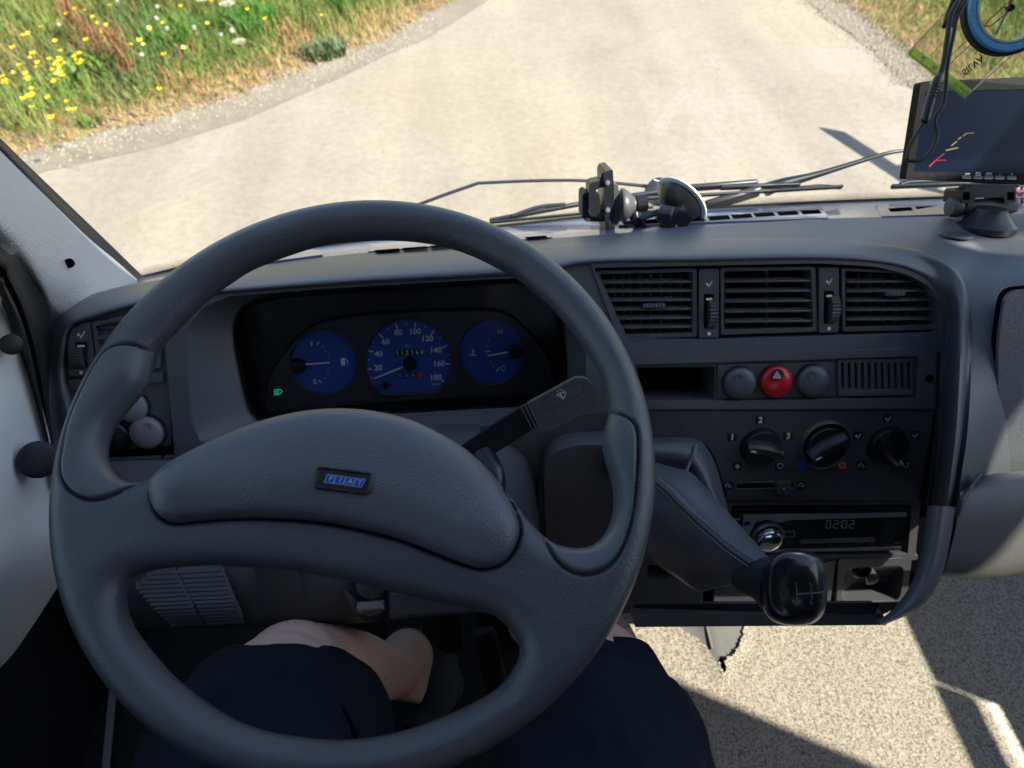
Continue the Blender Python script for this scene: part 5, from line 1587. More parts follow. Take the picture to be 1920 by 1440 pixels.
bd = thing('van_body', 'white van body shell around the cab with pale interior lining', 'van', rel(.45, -.6, -1.95))
def slab(name, x0, x1, y0, y1, z0, z1, mt, bev=.004, par=None):
    c = rel((x0 + x1) / 2, (y0 + y1) / 2, (z0 + z1) / 2)
    return boxm(name, Matrix.Translation(c), x1 - x0, y1 - y0, z1 - z0, mt, par or bd, bev)
slab('roof', -.66, 1.52, -3.2, .14, .76, .81, M['lining'])
slab('floor_pan', -.64, 1.50, -3.2, 1.0, -1.30, -1.17, M['mat'])
for xx in (-.66, 1.44):
    yf = -.42 if xx < 0 else -.25
    slab('side_panel', xx, xx + .06, -3.2, yf, -1.2, .759, M['lining'])
slab('side_panel', -.66, -.60, -.419, .58, -1.2, -.36, M['mat'])
slab('rear_panel', -.60, 1.44, -3.19, -3.13, -1.2, -.1, M['lining'])
slab('rear_panel', -.60, 1.44, -3.19, -3.13, .3, .759, M['lining'])
slab('window_header', 1.44, 1.452, -.249, .14, .474, .759, M['pillar'])
slab('header_rail', -.60, 1.44, .08, .139, .66, .759, M['pillar'])
loft('bonnet', [[rel(-.50, .95, -.74), rel(.1, .985, -.69), rel(.9, .985, -.69), rel(1.46, .90, -.70)], [rel(-.50, 1.2, -.96), rel(.1, 1.30, -.94), rel(.9, 1.30, -.94), rel(1.44, 1.2, -.93)],
                [rel(-.55, 1.36, -1.12), rel(.1, 1.46, -1.12), rel(.9, 1.46, -1.12), rel(1.40, 1.36, -1.12)], [rel(-.55, 1.40, -1.62), rel(.1, 1.50, -1.62), rel(.9, 1.50, -1.62), rel(1.40, 1.40, -1.62)]], M['van'], bd, raw=True, k=4, j=4)
slab('firewall', -.60, 1.44, .93, .96, -1.17, -.71, M['mat'], .002)
slab('kick_panel', -.58, -.56, .50, .929, -1.17, -.72, M['mat'], .002)
slab('kick_panel', 1.345, 1.365, .861, .929, -1.17, -.72, M['mat'], .002)
tube('pillar', [rel(1.43, .80, -.60), rel(1.43, .62, -.15), rel(1.42, .10, .72)], .045, M['pillar'], bd, n=12)
pd = thing('passenger_door', 'passenger door with pale lining and a grab rail below its window, right of the cab', 'door', rel(1.42, .2, -1.1))
slab('door_panel', 1.33, 1.439, -.25, .86, -1.17, -.460, M['pillar'], .006, pd)
slab('door_cap', 1.33, 1.439, .03, .86, -.459, -.37, M['pillar'], .006, pd)
slab('grab_rail', 1.325, 1.337, -.25, .029, -.426, -.37, M['black'], .006, pd)
slab('window_pane', 1.395, 1.399, -.25, .60, -.37, .474, M['glass'], 0, pd)
slab('window_pane', -.632, -.628, -.42, .75, -.36, .759, M['glass'], 0, bd)

# seats
def seat(x, label):
    s = thing('cab_seat', label, 'seat', rel(x, -.3, -1.12))
    slab('cushion', x - .25, x + .25, -.52, .06, -.86, -.72, M['seat'], .04, s)
    slab('base', x - .20, x + .20, -.48, .0, -1.12, -.86, M['black'], .01, s)
    b = bar('backrest', rel(x, -.50, -.72), rel(x, -.66, .02), .48, .12, (0, 1, .2), M['seat'], s, .04)
seat(-.03, 'dark cloth driver seat under the person in navy shorts')
seat(1.0, 'empty dark cloth passenger seat behind the sunlit carpet')

# =================================================================== CARPET AND FLOOR
tag(mk('footwell_floor', [rel(-.6, -.7, -1.125), rel(.36, -.7, -1.125), rel(.36, .94, -1.125), rel(-.6, .94, -1.125)], [(0, 1, 2, 3)], M['mat'], None, False), kind='structure')
def carpetmat():
    m_ = bpy.data.materials.new('loop_carpet'); m_.use_nodes = True
    n = m_.node_tree; b = n.nodes['Principled BSDF']; b.inputs['Roughness'].default_value = .95
    b.inputs['Specular IOR Level'].default_value = .1
    tc = n.nodes.new('ShaderNodeTexCoord')
    vo = n.nodes.new('ShaderNodeTexVoronoi'); vo.inputs['Scale'].default_value = 330
    n.links.new(tc.outputs['Object'], vo.inputs['Vector'])
    nz = n.nodes.new('ShaderNodeTexNoise'); nz.inputs['Scale'].default_value = 300; nz.inputs['Detail'].default_value = 3
    n.links.new(tc.outputs['Object'], nz.inputs['Vector'])
    rp = n.nodes.new('ShaderNodeValToRGB'); e = rp.color_ramp.elements
    e[0].position, e[0].color = .38, (.28, .235, .185, 1); e[1].position, e[1].color = .56, (.66, .575, .475, 1)
    n.links.new(nz.outputs[0], rp.inputs[0])
    mx = n.nodes.new('ShaderNodeMix'); mx.data_type = 'RGBA'; mx.inputs[0].default_value = .3
    n.links.new(rp.outputs[0], mx.inputs[6]); 
    r2 = n.nodes.new('ShaderNodeValToRGB'); e = r2.color_ramp.elements
    e[0].color = (.72, .64, .54, 1); e[1].color = (.12, .10, .08, 1); e[1].position = .75
    n.links.new(vo.outputs['Distance'], r2.inputs[0]); n.links.new(r2.outputs[0], mx.inputs[7])
    n.links.new(mx.outputs[2], b.inputs['Base Color'])
    bp = n.nodes.new('ShaderNodeBump'); bp.inputs['Strength'].default_value = .3; bp.inputs['Distance'].default_value = .0012; bp.invert = True
    n.links.new(vo.outputs['Distance'], bp.inputs['Height']); n.links.new(bp.outputs[0], b.inputs['Normal'])
    return m_
M['carpet'] = carpetmat()
CZ = EYE.z - 1.115
FP = Plane(0, 0, 0, 90, 0, (0, 0, CZ))
tear = [(1230, 1140), (1262, 1168), (1286, 1184), (1305, 1195), (1322, 1208), (1329, 1220), (1337, 1232), (1345, 1244), (1351, 1256), (1354, 1268), (1358, 1252), (1357, 1240), (1364, 1231), (1372, 1226), (1382, 1214), (1387, 1204), (1391, 1180), (1398, 1150)]
tw = [tuple(FP.at(*p)[:2]) for p in tear]
tws = []
for i, p in enumerate(tw):
    q = tw[(i + 1) % len(tw)]
    for k in range(4):
        t = k / 4
        tws.append((p[0] + (q[0] - p[0]) * t + rnd.uniform(-.0012, .0012), p[1] + (q[1] - p[1]) * t + rnd.uniform(-.0012, .0012)))
nx, ny = 330, 300
X0, X1, Y0, Y1 = .16, 1.0, .14, .94
V = []; idx = {}
tq = np.array(tws)
gx_, gy_ = np.meshgrid(np.linspace(X0, X1, nx), np.linspace(Y0, Y1, ny))
QQ = np.stack([gx_.ravel(), gy_.ravel()], 1)
jit = rng.normal(0, .0005, QQ.shape); QQ = QQ + jit
inn = inpoly(QQ, tq); dt = dseg(QQ, tq)
hz_ = rng.uniform(-.5, .5, (ny, nx)) ; hz_ = (hz_ + np.roll(hz_, 1, 0) + np.roll(hz_, 1, 1)) / 3
low = np.array([noise.noise(Vector((x * 9, y * 9, 0))) for x, y in QQ[::1]])
zz = CZ + hz_.ravel() * .0022 + low * .0015 + .004 * np.exp(-(dt / .012) ** 2) * (~inn)
keepv = ~inn
cut = (~inn) & (dt > -1)
Fc = []
for j in range(ny - 1):
    for i in range(nx - 1):
        a = j * nx + i
        q = (a, a + 1, a + nx + 1, a + nx)
        if all(keepv[t] for t in q): Fc.append(q)
Vc = [(x, y, z) for (x, y), z in zip(QQ, zz)]
tag(mk('carpet', Vc, Fc, M['carpet'], None, True, sharp=180), 'pale speckled loop pile carpet on the passenger side floor with a torn edge', kind='structure')
def quadz(name, x0, x1, y0, y1, z, mt):
    return tag(mk(name, [rel(x0, y0, z), rel(x1, y0, z), rel(x1, y1, z), rel(x0, y1, z)], [(0, 1, 2, 3)], mt, None, False), kind='structure')
quadz('carpet', .16, 1.33, -.8, .139, -1.115, M['carpet']); quadz('carpet', 1.0005, 1.33, .1395, .94, -1.115, M['carpet'])
fp = thing('floor_panel', 'bare grey metal floor panel showing through the torn carpet', 'metal panel', FP.at(1340, 1200))
loft('sheet', [[FP.at(1200, 1120) - Vector((0, 0, .012)), FP.at(1345, 1262) - Vector((0, 0, .012))], [FP.at(1290, 1150) + Vector((0, 0, -.006)), FP.at(1348, 1240) + Vector((0, 0, -.008))], [FP.at(1330, 1140) + Vector((0, 0, .006)), FP.at(1356, 1232) + Vector((0, 0, -.006))], [FP.at(1440, 1130) + Vector((0, 0, .001)), FP.at(1412, 1240) - Vector((0, 0, .001))]], M['metal'], fp, raw=True, k=3, j=3)
tube('fold', [FP.at(1318, 1150) + Vector((0, 0, .001)), FP.at(1336, 1215) - Vector((0, 0, .004))], .0022, M['metal'], fp, smooth=False)
for i in range(9):
    t = i / 8; q = Vector((tws[28 + i][0], tws[28 + i][1], CZ - .001))
    lathe('loose_tuft', [(.0025, 0), (.0035, .003), (.002, .006), (0, .007)], Matrix.Translation(q) @ Matrix.Rotation(i * .9, 4, 'X'), M['carpet'], fp, 8)
# door sill strip
sf = thing('sill_strip', 'thin grey metal strip on the dark floor left of the driver seat', 'strip', rel(-.42, .2, -1.12))
bar('strip', Plane(0, 0, 0, 90, 0, rel(0, 0, -1.10)).at(214, 1270), Plane(0, 0, 0, 90, 0, rel(0, 0, -1.10)).at(196, 1470), .010, .006, (0, 0, 1), M['metal'], sf, .001)
for px, d, lab in ((690, 1.06, 'clutch pedal'), (830, 1.05, 'brake pedal'), (930, 1.03, 'accelerator pedal')):
    t_ = thing('pedal', 'black %s in the dark footwell behind the wheel' % lab, 'pedal', P(px, 1180, d))
    pp = Plane(px, 1180, d, 40)
    boxm('pad', pp.mat(px, 1180), .06, .07, .012, M['rubber'], t_, .003)
    tube('arm', [pp.at(px, 1170), pp.at(px, 1080) + Vector((0, .05, .05))], .008, M['black'], t_, smooth=False)
lr = bar('cable_loom', P(905, 1180, .92), P(960, 1400, .95), .03, .02, (0, -1, 0), M['mat'], dash, .006)

# =================================================================== PERSON (seat, thighs, knees, feet)
pr = thing('person', 'seated person in navy shorts with bare knees, seen from the lap down behind the wheel', 'person', rel(-.03, -.1, -.8))
def tubes_union(name, tl, mt, parent, vox=.0045, smooth=8, disp=0):
    V, F = [], []
    for pts, rad in tl:
        v_, f_ = tube(None, pts, rad, None, n=20, k=6)
        o_ = len(V); V += v_; F += [tuple(i + o_ for i in f) for f in f_]
    o = mk(name, V, F, mt, parent, True, 0, 180)
    r = o.modifiers.new('remesh', 'REMESH'); r.mode = 'VOXEL'; r.voxel_size = vox; r.use_smooth_shade = True
    s = o.modifiers.new('smooth', 'SMOOTH'); s.factor = .6; s.iterations = smooth
    if disp:
        tx = bpy.data.textures.new('folds', 'CLOUDS'); tx.noise_scale = .05
        d = o.modifiers.new('folds', 'DISPLACE'); d.texture = tx; d.strength = disp; d.mid_level = .5; d.texture_coords = 'LOCAL'
    return o
hipL, hipR = rel(-.13, -.16, -.63), rel(.06, -.16, -.63)
kL, kR = P(548, 1263, .70), P(1112, 1232, .715)
tubes_union('body', [
    ([rel(-.03, -.26, -.18), rel(-.03, -.24, -.42), rel(-.03, -.20, -.60)], [.13, .125, .14]),
    ([hipL, P(500, 1420, .60), P(545, 1320, .665), kL, kL + (P(600, 1280, .76) - kL) * .7], [.10, .074, .060, .052, .046]),
    ([kL, P(615, 1262, .79), P(672, 1262, .88), P(722, 1262, .965), P(756, 1262, 1.02)], [.049, .052, .048, .036, .030]),
    ([P(735, 1238, 1.01), P(764, 1222, 1.035), P(768, 1252, 1.05), P(756, 1316, 1.03)], [.028, .034, .036, .026]),
    ([hipR, P(1120, 1420, .60), P(1100, 1310, .665), kR], [.10, .076, .062, .054]),
    ([kR, P(1080, 1195, .82), P(1030, 1180, .95), P(985, 1165, 1.06)], [.050, .052, .042, .032]),
    ([P(985, 1165, 1.07), P(970, 1120, 1.12)], [.036, .03])], M['skin'], pr)
tubes_union('shorts', [
    ([rel(-.04, -.25, -.48), rel(-.04, -.22, -.60)], [.15, .16]),
    ([hipL, P(470, 1460, .56), P(545, 1410, .605), P(596, 1366, .648)], [.118, .086, .076, .067]),
    ([hipR, P(1135, 1470, .565), P(1112, 1390, .60), P(1098, 1342, .645)], [.118, .090, .080, .072])], M['cloth'], pr, .004, 6, .012)
def sleeve(name, p0, p1, r0, r1, mt, parent, seed):
    p0, p1 = Vector(p0), Vector(p1); ax = (p1 - p0).normalized(); u = ax.orthogonal().normalized(); v = ax.cross(u)
    V, F = [], []; n = 64; m_ = 9
    for i in range(m_):
        t = i / (m_ - 1)
        for k in range(n):
            a = 2 * math.pi * k / n
            d = u * math.cos(a) + v * math.sin(a)
            w_ = noise.noise(Vector((d.x * 2.2 + seed, d.y * 2.2, d.z * 2.2 + t * .4))) * .006 * (.4 + t)
            V.append(p0.lerp(p1, t) + d * (r0 + (r1 - r0) * t + w_))
    for i in range(m_ - 1):
        for k in range(n): F.append((i * n + k, i * n + (k + 1) % n, (i + 1) * n + (k + 1) % n, (i + 1) * n + k))
    o = mk(name, V, F, mt, parent, True, 0, 180)
    q = o.modifiers.new('solid', 'SOLIDIFY'); q.thickness = .0022; q.offset = 0
    return o
sleeve('shorts_leg', P(515, 1430, .585), P(604, 1358, .655), .082, .0735, M['cloth'], pr, 1)
sleeve('shorts_leg', P(1128, 1440, .575), P(1098, 1330, .652), .086, .0775, M['cloth'], pr, 5)
tube('pocket_seam', [P(1172, 1280, .60) , P(1166, 1310, .585), P(1180, 1370, .553), P(1186, 1440, .53)], .0022, M['cloth'], pr, n=6)
M['shoe'] = mat('shoe_fabric', (.05, .058, .062), .8, bump=('noise', 700, .4))
tubes_union('shoe', [([P(782, 1190, 1.085), P(806, 1215, 1.075), P(816, 1262, 1.07), P(806, 1320, 1.08), P(780, 1372, 1.06)], [.026, .034, .036, .034, .028]), ([P(800, 1225, 1.09), P(835, 1300, 1.12), P(845, 1400, 1.13)], [.03, .035, .03])], M['shoe'], pr, .004)
tubes_union('shoe', [([P(985, 1155, 1.09), P(965, 1110, 1.13), P(960, 1080, 1.17)], [.04, .042, .03])], M['shoe'], pr, .004)
# leg hair: short fine hairs on the knees and calves
V, F = [], []
hr = random.Random(11)
for (c, r_, nn) in ((kL, .052, 260), (P(640, 1262, .83), .050, 200), (kR, .053, 260), (P(1080, 1195, .82), .05, 200)):
    for _ in range(nn):
        d = Vector((hr.gauss(0, 1), hr.gauss(0, 1), hr.gauss(0, 1))).normalized()
        a = c + d * r_ * .97; t = (d + Vector((hr.uniform(-.8, .8), hr.uniform(-.8, .8), -.6))).normalized() * hr.uniform(.006, .013)
        s = d.cross(t).normalized() * .00028
        i = len(V); V += [a - s, a + s, a + t]; F.append((i, i + 1, i + 2))
mk('leg_hair', V, F, mat('dark_hair', (.03, .018, .01), .7), pr, False)

# =================================================================== WIPERS (outside the glass)
WM = M['wiper']
def wthing(label, px, py): return thing('windscreen_wiper', label, 'wiper', P(px, py, 1.13), 'wipers at the foot of the windscreen')
w1 = wthing('left windscreen wiper, its thin bent arm reaching behind the top of the steering wheel', 1100, 360)
tube('arm', [P(778, 386, 1.15), P(840, 363, 1.15), P(898, 343, 1.15)], .0028, WM, w1, smooth=False)
tube('arm_bend', [P(896, 343.5, 1.15), P(1000, 339, 1.15), P(1100, 339, 1.15), P(1210, 349, 1.15), P(1235, 352, 1.15)], [.0026, .0026, .0026, .003, .006], WM, w1)
bar('blade_spine', P(918, 414, 1.125), P(1105, 379, 1.125), .006, .009, (0, -.5, 1), WM, w1, .002)
bar('blade_spine', P(1105, 379, 1.125), P(1300, 352, 1.125), .006, .012, (0, -.5, 1), WM, w1, .002)
bar('blade_rubber', P(918, 417, 1.123), P(1225, 388, 1.123), .003, .006, (0, -.5, 1), M['rubber'], w1, .001)
tube('bridge', [P(960, 405, 1.12), P(1010, 388, 1.12), P(1060, 383, 1.12)], .0028, WM, w1)
lathe('pivot_cap', [(.022, -.01), (.021, .004), (.014, .008), (0, .009)], Plane(1236, 358, 1.14, 50).mat(1236, 358), WM, w1, 20)
w2 = wthing('middle windscreen wiper with its long arm rising to the right towards the monitor', 1420, 350)
tube('arm', [P(1720, 281, 1.13), P(1662, 288, 1.13), P(1540, 325, 1.13), P(1470, 344, 1.13), P(1435, 356, 1.13)], [.0025, .0032, .005, .009, .011], WM, w2)
bar('blade_spine', P(1250, 356, 1.12), P(1420, 343, 1.12), .008, .014, (0, -.5, 1), WM, w2, .003)
bar('blade_spine', P(1350, 352, 1.115), P(1500, 346, 1.115), .006, .010, (0, -.5, 1), WM, w2, .002)
bar('blade_rubber', P(1180, 374, 1.11), P(1580, 350, 1.11), .004, .007, (0, -.5, 1), M['rubber'], w2, .001)
bar('linkage', P(1320, 388, 1.12), P(1425, 357, 1.12), .012, .024, (0, -.5, 1), WM, w2, .004)
w3 = wthing('right windscreen wiper, only its blade end showing left of the monitor stand', 1730, 348)
bar('blade_rubber', P(1671, 350, 1.11), P(1960, 338, 1.11), .006, .009, (0, -.5, 1), WM, w3, .002)
tube('blade_spine', [P(1688, 346, 1.11), P(1712, 341, 1.11), P(1800, 338, 1.11), P(1960, 330, 1.11)], .004, WM, w3)
tube('arm', [P(1500, 352, 1.125), P(1540, 349, 1.125), P(1575, 352, 1.125)], .003, WM, w2)

# =================================================================== DEFROSTER SLOTS IN THE SHELF
def shelfpt(x, y):
    # depth on the shelf strip at this pixel
    yb = np.interp(x, [p[0] for p in base_px], [p[1] for p in base_px]); ye = np.interp(x, [p[0] for p in edge_px], [p[1] for p in edge_px])
    de_ = np.interp(x, [p[0] for p in edge_px], [p[2] for p in edge_px])
    t = min(1.2, max(-.2, (y - yb) / (ye - yb + 1e-6)))
    return 1 / ((1 - t) / based(x) + t / de_)
def shelf_quad(name, pts, lift, mt, thick=.004, bev=.001):
    T = [P(x, y, shelfpt(x, y)) + Vector((0, 0, lift)) for x, y in pts]
    n_ = len(T)
    V = T + [q - Vector((0, 0, thick)) for q in T]
    F = [tuple(range(n_))] + [(i, n_ + i, n_ + (i + 1) % n_, (i + 1) % n_) for i in range(n_)]
    nn = (T[1] - T[0]).cross(T[2] - T[0])
    if nn.z < 0: F = [f[::-1] for f in F]
    return mk(name, V, F, mt, dash, True, bev)
for fr_, sl_ in (([(1160, 425), (1160, 411), (1540, 391), (1553, 408), (1552, 411)], [(1165, 421, 1240, 417), (1250, 416.5, 1318, 412.5), (1326, 412, 1364, 409.5), (1370, 409, 1406, 406.5), (1412, 406, 1448, 404), (1456, 403.5, 1492, 401.5), (1500, 401, 1534, 399.5)]),
                 ([(1652, 408), (1642, 386), (1790, 378), (1860, 376), (1860, 402)], [(1664, 397, 1706, 394.5), (1714, 394, 1760, 391.5), (1768, 391, 1800, 389), (1808, 388.5, 1850, 386)]),
                 ([(690, 474), (694, 461), (990, 437), (1032, 434), (1036, 447)], [(702, 474, 748, 470.5), (754, 470, 800, 466.5), (806, 466, 860, 461), (868, 460, 940, 454), (984, 449.5, 1022, 446.5)])):
    shelf_quad('defroster_frame', fr_, .0022, M['shelf'])
    for xa, ya, xb, yb2 in sl_:
        sk_ = 5
        hh = 1.8 if xa < 1100 else 3.3
        shelf_quad('defroster_slot', [(xa, ya - hh), (xb, yb2 - hh), (xb + sk_, yb2 + hh), (xa + sk_, ya + hh)], .0026, M['void'], .0004, 0)
shelf_quad('shelf_step', [(500, 486), (590, 472), (604, 474), (606, 482), (500, 496)], .004, M['shelf'])

# =================================================================== PHONE HOLDER
ph = thing('phone_holder', 'empty black phone holder on a suction cup mount, stuck at the foot of the windscreen', 'phone holder', P(1210, 435, .90))
HP = Plane(1145, 380, .905, 18, 0)
plate('cradle_back', rc([(1132, 330), (1136, 321), (1149, 318), (1150, 330), (1153, 440), (1136, 441), (1134, 400)], 3), [], HP, -.05, 0, M['black'], ph, .0025)
plate('side_clamp', rc([(1104, 348), (1110, 342), (1134, 337), (1136, 352), (1124, 352), (1116, 358), (1116, 364), (1124, 364), (1126, 392), (1136, 393), (1136, 399), (1108, 401), (1104, 394)], 3), [], HP, -.03, -.004, M['black'], ph, .0018)
plate('side_clamp', rc([(1092, 366), (1097, 361), (1104, 362), (1103, 398), (1108, 406), (1134, 411), (1134, 416), (1098, 416), (1092, 408)], 3), [], HP, -.045, -.012, M['rubber'], ph, .0018)
plate('clamp_arch', rc([(1125, 338), (1128, 326), (1134, 320), (1136, 326), (1131, 330), (1129, 340)], 1.5), [], HP, -.03, -.008, M['black'], ph, .001)
for i in range(8):
    plate('grip_rib', rc([(1098, 366 + i * 5), (1103, 365 + i * 5), (1103, 368 + i * 5), (1098, 369 + i * 5)], 1), [], HP, -.012, -.009, M['black'], ph, 0)
plate('adjuster_plate', rc([(1151, 346), (1159, 347), (1160, 356), (1162, 358), (1163, 414), (1155, 424), (1152, 420)], 2), [], HP, -.045, -.003, M['plastic'], ph, .0018)
for y in (342, 393): lathe('hinge_pin', [(.003, -.002), (.003, .003), (0, .0035)], HP.mat(1139, y, .0), M['silver'], ph, 14)
for i in range(2):
    for j in range(5): lathe('vent_dot', [(.0009, 0), (.0009, .0004), (0, .0005)], HP.mat(1144 + i * 5, 415 + j * 3.4, .0002), M['plasticL'], ph, 8)
def aim(p, z, x=None):
    z = Vector(z).normalized(); x = Vector(x) if x else z.orthogonal(); x = (x - z * x.dot(z)).normalized(); y = z.cross(x)
    m_ = Matrix((x, y, z)).transposed().to_4x4(); m_.translation = p; return m_
lathe('ball_socket', [(.0, 0), (.021, .001), (.022, .004), (.017, .011), (.011, .016), (.010, .019), (0, .02)], aim(P(1163, 385, .915), CR + CU * .05), M['plastic'], ph, 28, 60)
lathe('lock_nut', [(.010, 0), (.0115, .001), (.0115, .014), (.009, .015), (0, .015)], aim(P(1192, 382, .915), CR + CU * .15), M['black'], ph, 12, 30)
tube('arm', [P(1188, 386, .92), P(1190, 408, .92), P(1202, 425, .925), P(1222, 432, .925), P(1255, 431, .925)], [.006, .0058, .0056, .0056, .006], M['black'], ph, flat=1.3)
# suction cup
ca = (CR * .65 + CU * .72 + CF * .20).normalized()
cc = P(1276, 378, .93)
lathe('suction_cup', [(.0, -.001), (.036, .0), (.0385, .001), (.0385, .0032), (.034, .0040), (0, .0045)], aim(cc, ca), M['suction'], ph, 44, 60)
lathe('cup_body', [(.0, -.022), (.010, -.0215), (.019, -.018), (.027, -.011), (.032, -.004), (.0335, -.001), (.0, 0)], aim(cc, ca), M['black'], ph, 40, 60)
plate('lever_base', rc([(1246, 402), (1280, 393), (1300, 410), (1286, 428), (1252, 431), (1238, 420)], 4), [], Plane(1266, 412, .895, 20), -.03, 0, M['black'], ph, .003)
bar('lever', P(1200, 409, .905), P(1252, 392, .90), .008, .004, (0, -.3, 1), M['black'], ph, .001)
bar('lever_knuckle', P(1234, 398, .90), P(1262, 404, .895), .018, .016, (0, -.3, 1), M['black'], ph, .003)
lathe('screw', [(.002, 0), (.002, .001), (0, .0012)], Plane(1266, 412, .895, 20).mat(1268, 424, .0005), M['silver'], ph, 12)
tube('pull_tab', [P(1226, 337, .925), P(1236, 341, .925), P(1244, 346, .925)], .0014, M['suction'], ph)

# =================================================================== REAR VIEW MONITOR
MO = Plane(1850, 250, .84, 29, 2)
mo = thing('monitor', 'black dash monitor showing a dark blue reversing camera picture with guide lines', 'monitor', P(1850, 430, .84))
ob = rc([(1727, 153), (1992, 141), (1996, 351), (1699, 336), (1699, 330)], 8, 5)
scn = rc([(1736, 172), (1980, 166), (1984, 326), (1713, 322)], 2, 2)
M['hous'] = mat('housing_black', (.006, .006, .007), .5, spec=.08)
plate('housing', ob, [], MO, -.014, -.001, M['hous'], mo, .004)
plate('bezel', ob, [scn], MO, -.001, .0015, M['hous'], mo, .0015)
def screenmat():
    m_ = mat('lcd_screen', (.004, .006, .012), .15)
    n = m_.node_tree; b = n.nodes['Principled BSDF']
    tc = n.nodes.new('ShaderNodeTexCoord'); nz = n.nodes.new('ShaderNodeTexNoise'); nz.inputs['Scale'].default_value = 9; nz.inputs['Detail'].default_value = 2
    n.links.new(tc.outputs['Object'], nz.inputs['Vector'])
    rp = n.nodes.new('ShaderNodeValToRGB'); e = rp.color_ramp.elements
    e[0].position, e[0].color = .35, (.004, .008, .026, 1); e[1].position, e[1].color = .75, (.010, .024, .072, 1)
    n.links.new(nz.outputs[0], rp.inputs[0]); n.links.new(rp.outputs[0], b.inputs['Emission Color']); b.inputs['Emission Strength'].default_value = .07; b.inputs['Specular IOR Level'].default_value = .12; b.inputs['Specular IOR Level'].default_value = .15
    return m_
M['matte'] = mat('matte_black', (.012, .013, .015), .55)
sheet('screen', scn, MO, .0002, screenmat(), mo)
ym = mat('screen_yellow', (.10, .08, .03), .6, spec=.1, emis=(.5, .42, .12), es=.06); rm2 = mat('screen_red', (.12, .01, .012), .6, spec=.1, emis=(.6, .03, .04), es=.06)
for a, b, w_, mt in (((1774, 282), (1796, 277), 2.6, ym), ((1784, 273), (1794, 265), 2.4, ym), ((1797, 261), (1802, 257), 2.2, ym), ((1806, 255), (1812, 250), 1.6, ym), ((1812, 250), (1826, 249), 1.1, ym),
                     ((1743, 312), (1753, 302), 2.8, rm2), ((1753, 302), (1770, 288), 2.0, rm2), ((1756, 301), (1774, 300), 1.4, rm2)):
    mark('guide_line', [a, b], w_, MO, .0006, mt, mo)
for i, x in enumerate((1813, 1834, 1854, 1875, 1897)):
    y = 331.5 + i * .3
    plate('button', rc([(x - 9, y - 1), (x - 6, y - 3), (x + 6, y - 3), (x + 9, y - 1), (x + 9, y + 3), (x - 9, y + 3)], 1.5), [], MO, .001, .0036, M['plasticL'], mo, .0006)
    mark('button_edge', [(x - 8, y + 3), (x + 8, y + 3)], .9, MO, .0039, M['silver'], mo)
text('MENU', 1854, 326, 3.2, MO, .0016, M['grey'], mo); text('-', 1875, 326, 5, MO, .0016, M['grey'], mo); text('+', 1897, 326.5, 5, MO, .0016, M['grey'], mo)
mark('button_mark', [(1810, 326), (1818, 326)], 1.2, MO, .0016, M['grey'], mo); mark('button_mark', rc([(1830, 324), (1838, 324), (1838, 328), (1830, 328)], 1), .8, MO, .0016, M['grey'], mo, True)
text('T', 1746, 159, 6, MO, .0016, M['grey'], mo)
for x in (1728, 1748, 1768): mark('speaker_ring', circ(x, 332, 5, 4.5, 14), .7, MO, .0017, M['black'], mo, True)
# stand
ms = thing('monitor_stand', 'black swivel stand under the monitor with a round foot on the dashboard', 'stand', P(1850, 436, .84))
MS = Plane(1850, 380, .85, 30, 0)
plate('clamp_block', rc([(1806, 356), (1810, 352), (1900, 350), (1905, 356), (1905, 380), (1885, 382), (1882, 370), (1828, 370), (1826, 382), (1802, 380)], 4), [box(1830, 366, 1882, 370, 0)] if False else [], MS, -.03, .004, M['black'], ms, .002)
for x in (1813, 1896): plate('recess', rc([(x - 6, 360), (x + 6, 360), (x + 6, 375), (x - 6, 375)], 1), [], MS, .003, .0046, M['void'], ms, 0)
bar('hinge_bar', MS.at(1796, 388, -.010), MS.at(1905, 386, -.010), .018, .018, MS.n, M['plastic'], ms, .006)
bar('top_plate', MS.at(1808, 350, -.012), MS.at(1900, 348, -.012), .004, .022, MS.n, M['black'], ms, .001)
lathe('turn_knob', [(.0, 0), (.012, 0), (.013, .004), (.011, .012), (0, .013)], aim(MS.at(1798, 388, -.008), -CR), M['plastic'], ms, 12, 30)
bar('knob_tab', MS.at(1789, 374, -.006), MS.at(1787, 402, -.006), .010, .008, MS.n, M['plastic'], ms, .003)
plate('neck', rc([(1828, 386), (1878, 386), (1877, 412), (1826, 412)], 2), [], MS, -.028, -.004, M['black'], ms, .003)
plate('neck_slot', rc([(1832, 396), (1872, 396), (1871, 411), (1831, 411)], 1), [], MS, -.006, -.002, M['gloss'], ms, .001)
up_ = (Vector((.03, .36, 1))).normalized()
lathe('foot', [(.0305, 0), (.0315, .002), (.0315, .007), (.029, .0085), (.018, .022), (.0165, .026), (0, .026)], aim(P(1847, 432, .845), up_), M['black'], ms, 44, 35)
st_ = thing('adhesive_pad', 'dark round adhesive pad with pale edge stuck on the dashboard beside the monitor foot', 'adhesive pad', P(1790, 440, .83))
lathe('pad', [(.019, 0), (.019, .0016), (.017, .0019), (0, .0019)], aim(P(1791, 441, .823), up_), M['stick'], st_, 30, 30)
mark('pale_edge', [(1768, 446), (1786, 450), (1806, 450)], 1.6, Plane(1791, 445, .818, 70), .0, M['grey'], st_)
tube('peeled_strip', [P(1724, 431, .845), P(1745, 432, .84), P(1765, 436, .835)], .0012, M['stick'], st_, n=6)
tube('tape_edge', [P(1815, 442, .832), P(1840, 445, .832), P(1880, 444, .832), P(1900, 441, .832), P(1925, 444, .832)], .0014, M['gloss'], st_, n=6)
for a, b in (((1830, 443), (1862, 445.5)), ((1878, 443), (1912, 441))): tube('tape_shine', [P(a[0], a[1], .829), P(b[0], b[1], .829)], .0007, M['silver'], st_, n=5, smooth=False)
